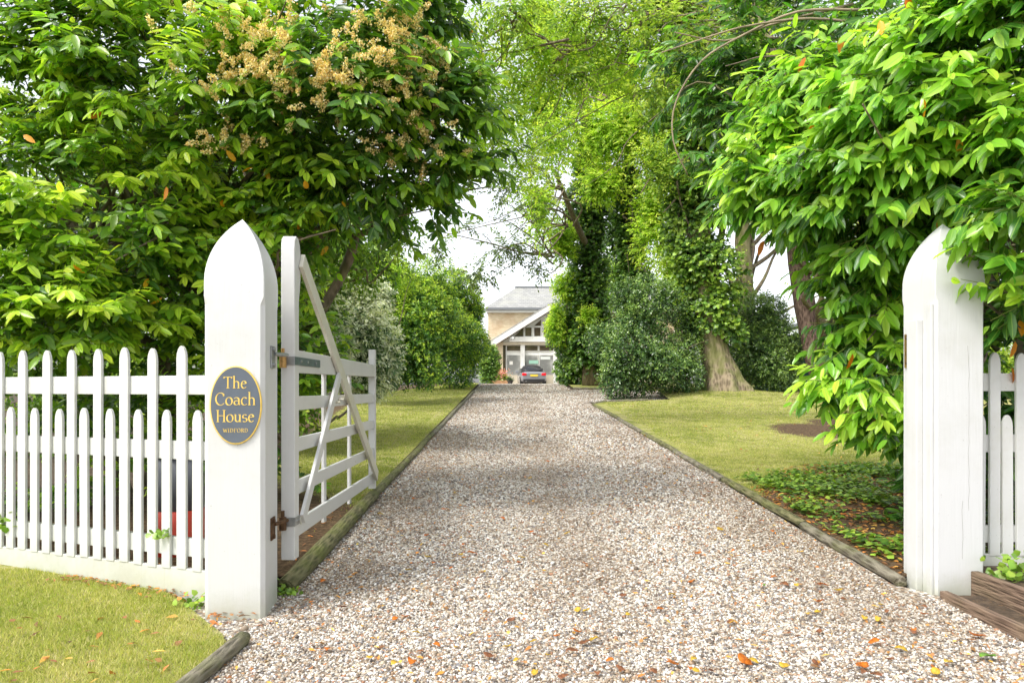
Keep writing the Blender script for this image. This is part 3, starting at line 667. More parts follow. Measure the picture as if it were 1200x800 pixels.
for z, nm in ((1.478, 't'), (.475, 'l')):
    hg = box('hinge_strap', (-.004, -.003, z - .026), (.60 if nm == 't' else .10, .0018, z + .026), M['teal_metal'] if nm == 't' else M['galv'], gate, .001)
    bm = bmesh.new(); add_box(bm, (-.008, -.001, z - .027), (-.001, .088, z + .027), .001); bm_obj('strap_wrap', bm, M['galv'], hg)
    bm = bmesh.new(); add_cyl(bm, (-.035, .065, z - .045), (-.035, .065, z + .035), .022, 14); add_cyl(bm, (-.035, .065, z + .035), (-.035, .065, z + .075), .011, 10); bm_obj('hinge_knuckle', bm, M['brass'] if nm == 't' else M['rust'], hg)
    for x in ((.12, .28, .48) if nm == 't' else (.03, .07)):
        bm = bmesh.new(); add_cyl(bm, (x, -.002, z), (x, -.009, z), .009, 10); bm_obj('bolt', bm, M['galv'], hg)
    # the pin plate is bolted to the post's drive face
    wz = z
    hk = box('hinge_bracket', (LP_W + .0005, -.03, wz - .055), (LP_W + .010, .055, wz + .075), M['galv'] if nm == 't' else M['rust'], post_l, .002)
    bm = bmesh.new(); add_cyl(bm, (LP_W + .01, .03, wz + .03), (LP_W + .055, .16, wz + .03), .012, 10)
    for q in (-.035, .055): add_cyl(bm, (LP_W + .008, .0, wz + q), (LP_W + .022, .0, wz + q), .013, 8)
    bm_obj('hinge_pin', bm, M['galv'] if nm == 't' else M['rust'], hk)
for x, z in ((1.05, 1.50), (1.16, 1.45), (1.12, 1.2), (1.25, 1.22), (.2, .43), (1.9, .66), (2.6, 1.47), (2.62, .42), (2.35, .67)):
    bm = bmesh.new(); add_cyl(bm, (x, -.024 if x > 1.04 and z > 1.19 and x < 1.3 else .018, z), (x, .02, z), .009, 8); bm_obj('bolt_head', bm, M['paint_brace'], gate)

# ------------------------------------------------------------------ picket fences
def picket_mesh(z0, z1, w, th, rn):
    bm = bmesh.new(); h = w / 2
    pts = [(-h, z0), (h, z0), (h, z1 - .075), (h * .9, z1 - .045), (h * .62, z1 - .018), (h * .3, z1 - .004), (0, z1), (-h * .3, z1 - .004), (-h * .62, z1 - .018), (-h * .9, z1 - .045), (-h, z1 - .075)]
    add_prism(bm, pts, th, None, .002); me = bpy.data.meshes.new('picket'); bm.to_mesh(me); bm.free(); me.materials.append(M['paint_fence']); return me
def fence(name, a, b, n, s0, pitch, label, zoff=0, sign=1, tall=1.56, short=1.175):
    a, b = Vector((*a, 0)), Vector((*b, 0)); d = b - a; L = d.length; rn = random.Random(len(label))
    root = empty(name, (a.x, a.y, zoff), label, 'fence', 'white picket fences', math.atan2(d.y, d.x))
    # local x along the fence, camera side is +y*sign
    s = sign
    def rl(nm, z0, z1, y0, y1): box(nm, (0, min(y0, y1) * 1.0, z0), (L, max(y0, y1), z1), M['paint_fence'], root, .004)
    rl('top_rail', 1.268, 1.384, -.02 * s, .02 * s); rl('middle_rail', .872, .985, -.02 * s, .02 * s); rl('lower_rail', .285, .395, -.02 * s, .02 * s)
    rl('base_board', .02, .215, .0, .035 * s)
    mt = [picket_mesh(.205, tall, .073, .02, rn), picket_mesh(.205, short, .070, .02, rn)]
    for i in range(n):
        x = s0 + i * pitch
        if x > L - .02: break
        o = bpy.data.objects.new('picket', mt[(i + 1) % 2]); COL.objects.link(o); o.parent = root
        o.location = (x + rn.uniform(-.004, .004), s * .0305, rn.uniform(-.006, .006)); o.rotation_euler = (0, rn.uniform(-.006, .006), rn.uniform(-.03, .03))
    return root
fence('picket_fence', (-1.715, 4.33), (-6.0, 6.04), 40, .185, .119, 'white picket fence of tall and short pickets left of the sign post', 0, 1)
# right one: alternate so that a short picket stands next to the post
fence('picket_fence', (2.93, 4.72), (6.3, 4.95), 26, .095, .096, 'white picket fence right of the gatepost, overhung by laurel leaves', .02, -1, 1.52, 1.12)
# tub behind the fence
tub = empty('storage_tub', (-2.42, 5.25, -.02), 'grey tub with a red base behind the picket fence', 'tub')
bm = bmesh.new(); add_cyl(bm, (0, 0, 0), (0, 0, .46), .17, 28, .185); bm_obj('red_base', bm, plain('red_plastic', (.62, .05, .02), .4, nscale=6, amt=.3), tub, None, True)
bm = bmesh.new(); add_cyl(bm, (0, 0, .462), (0, 0, .84), .18, 28, .165); add_cyl(bm, (0, 0, .84), (0, 0, .875), .18, 28, .17); bm_obj('grey_body', bm, plain('grey_plastic', (.17, .18, .21), .5, nscale=6, amt=.3), tub, None, True)

# ------------------------------------------------------------------ the coach house
GND = 1.54
def mat_brick():
    m, nt, o = new_mat('buff_brick'); p = nd(nt, 'ShaderNodeBsdfPrincipled', Roughness=.85)
    t = nt.nodes.new('ShaderNodeTexCoord'); s = nt.nodes.new('ShaderNodeSeparateXYZ'); nt.links.new(t.outputs['Object'], s.inputs[0])
    c = nt.nodes.new('ShaderNodeCombineXYZ'); nt.links.new(maths(nt, 'ADD', s.outputs[0], s.outputs[1]), c.inputs[0]); nt.links.new(s.outputs[2], c.inputs[1])
    b = nt.nodes.new('ShaderNodeTexBrick'); nt.links.new(c.outputs[0], b.inputs['Vector'])
    for k, v in (('Color1', (.50, .38, .22, 1)), ('Color2', (.64, .52, .34, 1)), ('Mortar', (.58, .52, .42, 1)), ('Scale', 1.0), ('Mortar Size', .008), ('Brick Width', .225), ('Row Height', .075)): b.inputs[k].default_value = v
    cc = mixc(nt, b.outputs[0], (.42, .27, .15), maths(nt, 'MULTIPLY', maprange(nt, noise(nt, t.outputs['Object'], 1.1, 5), .45, .7), .5))
    nt.links.new(cc, p.inputs['Base Color']); nt.links.new(p.outputs[0], o.inputs[0]); return m
def mat_roof():
    m, nt, o = new_mat('grey_slate_roof'); p = nd(nt, 'ShaderNodeBsdfPrincipled', Roughness=.55)
    t = nt.nodes.new('ShaderNodeTexCoord'); mp = nt.nodes.new('ShaderNodeMapping'); nt.links.new(t.outputs['Object'], mp.inputs[0])
    s = nt.nodes.new('ShaderNodeSeparateXYZ'); nt.links.new(mp.outputs[0], s.inputs[0]); c = nt.nodes.new('ShaderNodeCombineXYZ'); nt.links.new(s.outputs[0], c.inputs[0]); nt.links.new(s.outputs[2], c.inputs[1])
    b = nt.nodes.new('ShaderNodeTexBrick'); nt.links.new(c.outputs[0], b.inputs['Vector'])
    for k, v in (('Color1', (.27, .27, .26, 1)), ('Color2', (.38, .375, .355, 1)), ('Mortar', (.17, .17, .16, 1)), ('Scale', 1.0), ('Mortar Size', .012), ('Brick Width', .3), ('Row Height', .16)): b.inputs[k].default_value = v
    cc = mixc(nt, b.outputs[0], (.36, .36, .30), maths(nt, 'MULTIPLY', maprange(nt, noise(nt, t.outputs['Object'], .9, 5), .45, .7), .5))
    nt.links.new(cc, p.inputs['Base Color']); nt.links.new(p.outputs[0], o.inputs[0]); return m
M['brick'] = mat_brick(); M['roof'] = mat_roof(); M['white'] = plain('white_joinery', (.76, .75, .70), .5, nscale=3, amt=.1)
M['cream'] = plain('cream_panel', (.60, .53, .40), .6, nscale=2, amt=.12)
M['lead'] = plain('lead_flashing', (.16, .17, .18), .5)
def glass(name, col, rough=.06):
    m, nt, o = new_mat(name); p = nd(nt, 'ShaderNodeBsdfPrincipled', Roughness=rough); p.inputs['Specular IOR Level'].default_value = .6
    vec = coords(nt); nt.links.new(mixc(nt, col, tuple(c * 2.2 for c in col), maprange(nt, noise(nt, vec, 1.1, 3), .4, .7)), p.inputs['Base Color']); nt.links.new(p.outputs[0], o.inputs[0]); return m
M['glass_dark'] = glass('dark_window_glass', (.07, .055, .035)); M['glass_pale'] = glass('pale_window_glass', (.20, .20, .185), .12)
hs = empty('coach_house', (0, 52, GND), 'distant buff brick coach house with slate roof and glazed white gable', 'house')
HX = lambda px, d=52.0: (px - 600) / F * d
HZ = lambda py, d=52.0: EYE - (py - 456) / F * d - GND
# main block (wall front at d=55 -> local y 3)
zE = HZ(361, 55); zR = HZ(337, 59.5)
box('wall', (HX(572, 55), 3, -.1), (13, 12, zE), M['brick'], hs, 0)
x0, x1 = HX(569, 55), 13.4
bm = bmesh.new()
v = [bm.verts.new(p) for p in ((x0, 2.6, zE), (x1, 2.6, zE), (x1, 12.4, zE), (x0, 12.4, zE), (HX(605, 59.5), 7.5, zR), (x1 - 2.6, 7.5, zR))]
for f in ((0, 1, 5, 4), (1, 2, 5), (2, 3, 4, 5), (3, 0, 4), (3, 2, 1, 0)): bm.faces.new([v[i] for i in f])
bmesh.ops.recalc_face_normals(bm, faces=bm.faces[:])
rf = bm_obj('roof', bm, M['roof'], hs)
beam('ridge_tiles', (HX(605, 59.5) - .1, 7.5, zR + .03), (x1 - 2.6, 7.5, zR + .03), .25, .14, M['lead'], rf)
box('gutter', (x0, 2.42, zE - .19), (x1, 2.62, zE - .03), M['lead'], rf, .02)
box('fascia', (x0 + .05, 2.66, zE - .36), (x1, 2.98, zE - .005), M['white'], rf, .01)
# gabled glazed porch (front plane local y 0)
ze, za, xa, xe = HZ(400), HZ(357), HX(646), HX(577)
xr = 2 * xa - xe; half = xa - xe
def bmprism(name, pts, th, y, mat, par, bev=0): 
    bm = bmesh.new(); add_prism(bm, pts, th, Matrix.Translation((0, y, 0)), bev); return bm_obj(name, bm, mat, par)
slope = (za - ze) / half
pr_roof = bmprism('gable_roof', [(xe - .12, ze + .05), (xa, za + .13), (xr + .12, ze + .05), (xr + .12, ze - .04), (xa, za + .02), (xe - .12, ze - .04)], 4.0, 1.55, M['roof'], hs)
bmprism('bargeboard', [(xe - .1, ze - .05), (xa, za), (xa, za - .40), (xe - .1, ze - .47)], .08, -.52, M['white'], pr_roof)
bmprism('bargeboard', [(xr + .1, ze - .05), (xa, za), (xa, za - .40), (xr + .1, ze - .47)], .08, -.52, M['white'], pr_roof)
bmprism('gable_wall', [(xe + .55, ze - .1), (xa, za - .42), (xr - .55, ze - .1)], .10, .20, M['white'], hs)
zt0, zt1 = HZ(400.5), HZ(394.5)
tie = box('tie_beam', (HX(597), -.12, zt0), (2 * xa - HX(597), .10, zt1), M['white'], hs, .01)
z0, z1 = HZ(393.8), HZ(383.5)
def pane(nm, x0, z0, x1, z1, mat=None, fr=.06, par=hs, y=.06):
    fo = box('window', (x0 - fr, y, z0 - fr), (x1 + fr, y + .10, z1 + fr), M['white'], par, .004)
    box('pane', (x0, y - .008, z0), (x1, y + .02, z1), mat or M['glass_dark'], fo, 0); return fo
for a, b in ((615.5, 623), (626, 633.5), (637, 644.5), (648, 655.5), (658.5, 666), (669, 676)): pane('w', HX(a), z0, HX(b), z1)
bm = bmesh.new(); add_prism(bm, [(HX(603), z0), (HX(613), z0), (HX(613), z1 - .02)], .05, Matrix.Translation((0, .09, 0))); bm_obj('window', bm, M['glass_dark'], hs)
bm = bmesh.new(); add_prism(bm, [(HX(626), HZ(381.5)), (HX(634), HZ(381.5)), (HX(634), HZ(374.5))], .05, Matrix.Translation((0, .09, 0))); bm_obj('window', bm, M['glass_dark'], hs)
bm = bmesh.new(); add_prism(bm, [(HX(637), HZ(381.5)), (HX(655), HZ(381.5)), (HX(646), HZ(367))], .05, Matrix.Translation((0, .09, 0))); bm_obj('window', bm, M['glass_dark'], hs)
# glazed wall below
box('brick_pier', (HX(579.5), .02, -.1), (HX(589.5), .5, HZ(400.5)), M['brick'], hs, .01)
box('brick_pier', (2 * xa - HX(589.5), .02, -.1), (2 * xa - HX(579.5), .5, HZ(400.5)), M['brick'], hs, .01)
box('lintel', (HX(589.5), .02, HZ(404)), (2 * xa - HX(589.5), .45, HZ(400.5)), M['cream'], hs, .01)
box('side_door', (HX(589.5), .25, -.1), (HX(592.6), .35, HZ(404.5)), M['glass_dark'], hs, .01)
bay = [(594, 609.8), (615.2, 630.2), (632.4, 648.4), (653.2, 668), (670, 684.5), (689, 702)]
frw = box('window_wall', (HX(592.6), .30, -.1), (2 * xa - HX(589.5), .40, HZ(404)), M['white'], hs, 0)
for i, (a, b) in enumerate(bay):
    pane('w', HX(a), HZ(410.6), HX(b), HZ(404.8), M['glass_dark'], .03, hs, .22)
    pane('w', HX(a), HZ(438.3), HX(b), HZ(415.8), M['glass_pale'], .03, hs, .22)
    box('lower_panel', (HX(a) - .02, .20, -.02), (HX(b) + .02, .30, HZ(439.3)), M['cream'], hs, .01)
for px, w in ((612.5, .30), (650.8, .26), (686.8, .28)): box('post', (HX(px) - w / 2, .04, -.1), (HX(px) + w / 2, .298, HZ(404)), M['white'], hs, .01)
# things seen inside the glazing, pale blind and notice
box('blind', (HX(633.5), .2, HZ(421)), (HX(645), .208, HZ(417.5)), plain('white_blind', (.62, .64, .60), .8), hs, 0)
box('notice', (HX(597), .2, HZ(427)), (HX(601), .208, HZ(423)), plain('paper_notice', (.7, .68, .62), .8), hs, 0)
box('notice', (HX(620), .2, HZ(426)), (HX(631), .208, HZ(422)), plain('green_notice', (.30, .52, .40), .8), hs, 0)
bm = bmesh.new(); add_cyl(bm, (HX(601), -.60, HZ(396.5)), (HX(601), -.52, HZ(396.5)), .13, 20); wl = bm_obj('wall_lamp', bm, M['lead'], hs)
bm = bmesh.new(); add_cyl(bm, (HX(601), -.63, HZ(396.5)), (HX(601), -.601, HZ(396.5)), .09, 20); bm_obj('lens', bm, plain('lamp_lens', (.65, .64, .6), .3), wl)
# low wing roof to the left of the gable
bmprism('wing_roof', [(HX(566), ze - .25), (HX(571), ze + .25), (HX(577), ze - .02), (HX(577), ze - .25)], 5, 3.0, M['roof'], hs)
# planter with pink flowers, dark pot
pln = empty('flower_planter', (HX(584, 50), 50, GND), 'terracotta trough of pink flowers beside the coach house pier', 'planter')
box('trough', (-.65, -.2, 0), (.65, .2, .38), plain('terracotta', (.45, .24, .12), .8, nscale=5), pln, .03)
LV = Leaves(); r_ = np.random.default_rng(9); n = 700; P = r_.normal(size=(n, 3)) * [.30, .14, .16] + [0, 0, .6]
LV.add(P, rdir(r_, n), rdir(r_, n), .1, .07, r_.uniform(0, 1, n)); LV.build('foliage', M['mid'], pln, 'small')
LV = Leaves(); n = 260; P = r_.normal(size=(n, 3)) * [.28, .12, .16] + [.05, -.05, .85]
LV.add(P, rdir(r_, n), rdir(r_, n), .12, .1, .5); LV.build('blossom', leaf_mat('pink_blossom', [(0, (.75, .25, .22)), (1, (.85, .5, .45))], .7, .3), pln, 'small')
pot = empty('plant_pot', (HX(597, 50), 50, GND), 'round dark pot beside the parked car', 'pot')
bm = bmesh.new(); add_cyl(bm, (0, 0, 0), (0, 0, .34), .17, 20, .24); add_cyl(bm, (0, 0, .34), (0, 0, .39), .26, 20); bm_obj('bowl', bm, plain('dark_pot', (.05, .045, .04), .5), pot)
LV = Leaves(); n = 260; P = r_.normal(size=(n, 3)) * [.13, .13, .08] + [0, 0, .47]; LV.add(P, rdir(r_, n), rdir(r_, n), .1, .05, .3); LV.build('foliage', M['holly'], pot, 'small')

# ------------------------------------------------------------------ parked car seen from behind
car = empty('parked_car', (1.50, 49.3, GND), 'grey car with dark roof parked facing the coach house', 'car', None, math.radians(5))
m, nt, o = new_mat('car_paint'); p = nd(nt, 'ShaderNodeBsdfPrincipled', Roughness=.28, Metallic=.4); p.inputs['Base Color'].default_value = (.30, .31, .34, 1); p.inputs['Coat Weight'].default_value = .8; nt.links.new(p.outputs[0], o.inputs[0]); M['car'] = m
M['tyre'] = plain('tyre_rubber', (.02, .02, .02), .85); M['alloy'] = plain('wheel_alloy', (.5, .5, .52), .3, .9); M['trim'] = plain('black_trim', (.02, .02, .022), .45)
M['carglass'] = glass('car_glass', (.018, .02, .022), .05)
m, nt, o = new_mat('tail_lamp'); p = nd(nt, 'ShaderNodeBsdfPrincipled', Roughness=.15); p.inputs['Base Color'].default_value = (.75, .02, .03, 1); p.inputs['Coat Weight'].default_value = 1; nt.links.new(p.outputs[0], o.inputs[0]); M['lamp'] = m
def loft(name, st, mat, par, smooth=True):
    """st: list of (y, [(x,z)...right half from bottom to top])"""
    bm = bmesh.new(); rings = []
    for y, h in st:
        pts = [(x, z) for x, z in h] + [(-x, z) for x, z in h[::-1]]; rings.append([bm.verts.new((x, y, z)) for x, z in pts])
    for a, b in zip(rings, rings[1:]):
        for k in range(len(a)): bm.faces.new((a[k], a[(k + 1) % len(a)], b[(k + 1) % len(a)], b[k]))
    bm.faces.new(rings[0]); bm.faces.new(rings[-1][::-1]); bmesh.ops.recalc_face_normals(bm, faces=bm.faces[:])
    o = bm_obj(name, bm, mat, par, None, smooth); s = o.modifiers.new('sub', 'SUBSURF'); s.levels = 2; s.render_levels = 2; return o
def half(w, zb, zm, zt, k=1.0): return [(w * .80, zb), (w * .97, zb + .06), (w, zm - .1), (w * .985, zm + .1), (w * .90, zt - .05), (w * .62, zt)]
loft('body', [(0.0, half(.78, .34, .62, .88)), (.05, half(.84, .26, .62, .95)), (.30, half(.875, .22, .62, 1.0)), (1.2, half(.885, .20, .60, .98)), (2.6, half(.885, .2, .60, .95)), (3.4, half(.875, .2, .60, .93)), (4.1, half(.82, .22, .55, .82)), (4.35, half(.70, .30, .52, .68))], M['car'], car)
loft('cabin', [(.36, [(.60, .95), (.66, .99), (.66, 1.0), (.4, 1.01)]), (.95, [(.76, .9), (.72, 1.05), (.60, 1.34), (.42, 1.40)]), (1.5, [(.77, .9), (.73, 1.05), (.62, 1.40), (.42, 1.47)]), (2.2, [(.77, .9), (.73, 1.05), (.60, 1.38), (.40, 1.45)]), (3.05, [(.72, .88), (.68, .95), (.62, .97), (.4, .98)])], M['trim'], car)
bm = bmesh.new(); v = [bm.verts.new(p) for p in ((-.50, .52, 1.055), (.50, .52, 1.055), (.42, .88, 1.315), (-.42, .88, 1.315))]; bm.faces.new(v); rw = bm_obj('rear_window', bm, M['carglass'], car); rw.location = (0, -.05, .03); s = rw.modifiers.new('s', 'SOLIDIFY'); s.thickness = .01
for sx in (-1, 1):
    bm = bmesh.new(); add_prism(bm, [(sx * .50, .70), (sx * .80, .68), (sx * .84, .80), (sx * .78, .88), (sx * .52, .86)], .16, Matrix.Translation((0, .06, 0)), .015); tl = bm_obj('tail_light', bm, M['lamp'], car)
    bm = bmesh.new(); add_box(bm, (sx * .90 - .09, 2.75, .95), (sx * .90 + .11, 2.90, 1.09), .03); bm_obj('door_mirror', bm, M['car'], car)
    bm = bmesh.new(); add_prism(bm, [], 0) if False else add_box(bm, (sx * .735 - .012, 1.1, 1.0), (sx * .735 + .012, 2.55, 1.22), .005, Matrix.Rotation(0, 4, 'Y')); bm_obj('side_window', bm, M['carglass'], car)
    for y in (.85, 3.45):
        bm = bmesh.new(); add_cyl(bm, (sx * .70, y, .32), (sx * .90, y, .32), .32, 28); w = bm_obj('wheel', bm, M['tyre'], car, None, False)
        bm = bmesh.new(); add_cyl(bm, (sx * .895, y, .32), (sx * .908, y, .32), .22, 20); bm_obj('rim', bm, M['alloy'], w)
bm = bmesh.new(); add_box(bm, (-.26, -.045, .64), (.26, -.02, .76), .004); np_ = bm_obj('number_plate', bm, plain('yellow_plate', (.85, .60, .05), .4), car)
box('rear_bumper', (-.74, -.06, .30), (.74, .12, .46), M['trim'], car, .03)
box('boot_strip', (-.36, -.03, .80), (.36, .0, .83), M['alloy'], car, .008)
bm = bmesh.new(); add_cyl(bm, (-.55, -.09, .29), (-.55, .1, .29), .04, 12); bm_obj('exhaust_pipe', bm, M['alloy'], car)

# dark teal shed and boundary fence at the back right
shed = empty('garden_shed', at(965, 462, 25.5), 'dark teal boarded shed behind the leaning pine trunk', 'shed'); shed.location.z = gzf(25.5)
M['teal'] = plain('teal_boarding', (.02, .085, .085), .7, nscale=4, amt=.35)
bm = bmesh.new()
for i in range(13): add_box(bm, (-1.6, -.03 + .012 * (i % 2), .03 + i * .155), (2.2, .03, .03 + (i + 1) * .155 - .012), .006)
bm_obj('boarding', bm, M['teal'], shed)
box('side_wall', (-1.6, .035, .0), (2.2, 2.4, 2.0), M['teal'], shed, 0)
bm = bmesh.new(); add_prism(bm, [(-1.8, 2.03), (.3, 2.75), (2.4, 2.03), (2.4, 1.97), (.3, 2.68), (-1.8, 1.97)], 2.9, Matrix.Translation((0, 1.1, 0))); bm_obj('roof', bm, M['lead'], shed)

# ------------------------------------------------------------------ foliage
def A3(v): return np.array([v.x, v.y, v.z])
def bl(px, py, d, rx, ry, rz): return (A3(at(px, py, d)), (rx, ry, rz))
def boughs(rng, LV, ST, P, O, blen, ns, sl, k, L, W, tint, flat=.45, rise=.0, droop=.35, open_=.95, stick_w=.008, upb=.9):
    n = len(P); T = norm(O * [1, 1, .45] + [0, 0, rise] + rng.normal(size=(n, 3)) * .28)
    side = norm(np.cross(T, np.array([0, 0, 1.0]) + rng.normal(size=(n, 3)) * .15))
    bl_ = blen * rng.uniform(.7, 1.3, n); T0 = np.full(n, tint) if np.isscalar(tint) else tint
    if ST is not None: ST.add(P, T, side, bl_, stick_w * 1.7, .5)
    for j in range(ns):
        t = (j + .6) / ns; s = 1 if j % 2 else -1
        B = P + T * (bl_ * t)[:, None]
        d = T * (.55 + .5 * t) + side * (s * (1.0 - .75 * t)) + rng.normal(size=(n, 3)) * .16
        sprigs(rng, LV, ST, B, d, sl * rng.uniform(.7, 1.2, n) * (1.1 - .35 * t), k, L, W, T0, open_, droop, upb, flat, stick_w)
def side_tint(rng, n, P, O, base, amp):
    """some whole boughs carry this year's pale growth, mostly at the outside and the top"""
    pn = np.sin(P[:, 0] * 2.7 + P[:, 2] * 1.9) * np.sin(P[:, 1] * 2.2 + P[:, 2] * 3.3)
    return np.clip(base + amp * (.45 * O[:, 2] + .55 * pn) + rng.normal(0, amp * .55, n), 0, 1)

# ---- large laurel left of the drive
def laurel_left():
    r = np.random.default_rng(11); root = empty('laurel_tree', at(150, 456, 7.2), 'huge flowering laurel overhanging the left picket fence and gatepost', 'tree'); root.location.z = 0
    par = lambda o: (setattr(o, 'parent', root), setattr(o, 'matrix_parent_inverse', Matrix.Translation(-root.location)))
    up = [bl(100, 245, 6.5, 1.5, .9, .95), bl(40, 365, 6.1, .95, .6, .5), bl(235, 110, 6.5, 1.7, 1.0, 1.0), bl(405, 105, 6.3, 1.0, .9, .85), bl(500, 140, 6.4, .62, .6, .62),
          bl(30, 70, 6.6, 1.6, 1.0, 1.2), bl(430, 225, 6.7, .85, .6, .34), bl(200, 330, 6.7, .8, .55, .55), bl(320, 20, 6.8, 1.6, 1, .9), bl(330, 240, 6.8, .8, .6, .5), bl(545, 205, 6.5, .28, .35, .18)]
    LV, ST, FL, YL = Leaves(), Leaves(), Leaves(), Leaves()
    P, O = shell(r, up, 700, .82, 1.0, -.2, .2)
    boughs(r, LV, ST, P - O * .30, O, .42, 5, .24, 8, .138, .056, side_tint(r, len(P), P, O, .64, .34) - .34 * np.clip((P[:, 0] + 2.0) / .8, 0, 1), .55, .12, .42)
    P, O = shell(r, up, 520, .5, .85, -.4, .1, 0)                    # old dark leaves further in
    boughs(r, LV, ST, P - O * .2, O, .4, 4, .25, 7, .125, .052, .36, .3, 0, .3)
    low = [bl(130, 430, 7.0, 1.9, .6, .7), bl(110, 560, 7.0, 2.3, .5, .75), bl(330, 380, 7.3, .5, .5, 1.0), bl(255, 420, 7.3, .8, .5, .9), bl(-220, 420, 6.9, 1.6, .8, 1.2)]
    P, O = shell(r, low, 500, .6, 1.0, -.2, .15, 0)
    boughs(r, LV, ST, P - O * .2, O, .35, 4, .22, 7, .115, .048, side_tint(r, len(P), P, O, .44, .28), .3, .1, .25)
    # blossoms: upright spikes turned tan, in drifts near the top right
    fc = [(300, 60, 75, 45, 34), (385, 85, 95, 45, 60), (455, 50, 70, 50, 46), (440, 135, 70, 40, 26), (262, 165, 40, 12, 14), (330, 95, 80, 20, 26), (490, 175, 40, 30, 12), (230, 25, 60, 30, 10)]
    Pq, Oq = shell(r, up, 9000, 1.02, 1.12, .15, .2); pxs = 600 + Pq[:, 0] / Pq[:, 1] * F; pys = 456 - (Pq[:, 2] - EYE) / Pq[:, 1] * F; B = []
    for cx, cy, rx, ry, m in fc:
        w = np.exp(-((pxs - cx) / rx * 1.3) ** 2 - ((pys - cy) / ry * 1.3) ** 2); w[Pq[:, 1] > 6.25] *= .1; B.append(Pq[r.choice(len(Pq), int(m * 1.7), False, w / w.sum())])
    B = np.concatenate(B); n = len(B); T = norm(r.normal(size=(n, 3)) * .6 + [0, -.45, .45]); Ls = r.uniform(.07, .13, n)
    ST.add(B, T, rdir(r, n), Ls, .004, .5)
    for j in range(64):
        t = r.uniform(.1, 1, n); q = B + T * (Ls * t)[:, None] + rdir(r, n) * (.027 * (1.25 - t))[:, None]
        FL.add(q, rdir(r, n), rdir(r, n), .017, .016, r.uniform(0, 1, n))
    P, O = shell(r, up, 30, 1.1, 1.2, .1, .2); YL.add(P, norm(rdir(r, len(P)) + [0, 0, -.6]), rdir(r, len(P)), .11, .045, r.uniform(.4, 1, len(P)))
    par(LV.build('foliage', M['laurel_l'], None, 'big')); par(ST.build('shoots', M['greentwig'], None, 'stick', True)); par(FL.build('blossom', M['flower'], None, 'small')); par(YL.build('yellow_leaves', M['yellowleaf'], None, 'big'))
    base = at(190, 456, 7.4); base.z = -.1; sp = []; rr = np.random.default_rng(4)
    for k in range(5):
        e = at(60 + 90 * k, 240 - 30 * (k % 2), 7.2); sp.append((arm(rr, (base.x - .3 + .15 * k, base.y, -.1), A3(e), .02, 5, .05), [.11, .09, .075, .06, .05, .035]))
    par(tubes('trunk', sp, M['branch'], None, 8, .08, 2)); sp = []
    for c, R in up:
        for _ in range(7):
            s = np.array([base.x + rr.uniform(-1, 1.2), base.y - .2, rr.uniform(1.8, 2.8)]); e = c + rr.normal(size=3) * np.array(R) * .6 + [0, .15, 0]
            sp.append((arm(rr, s, e, .08, 4, .06), [.028, .022, .017, .011, .005]))
    par(tubes('branches', sp, M['branch'], None, 6, .06, 3))
laurel_left()

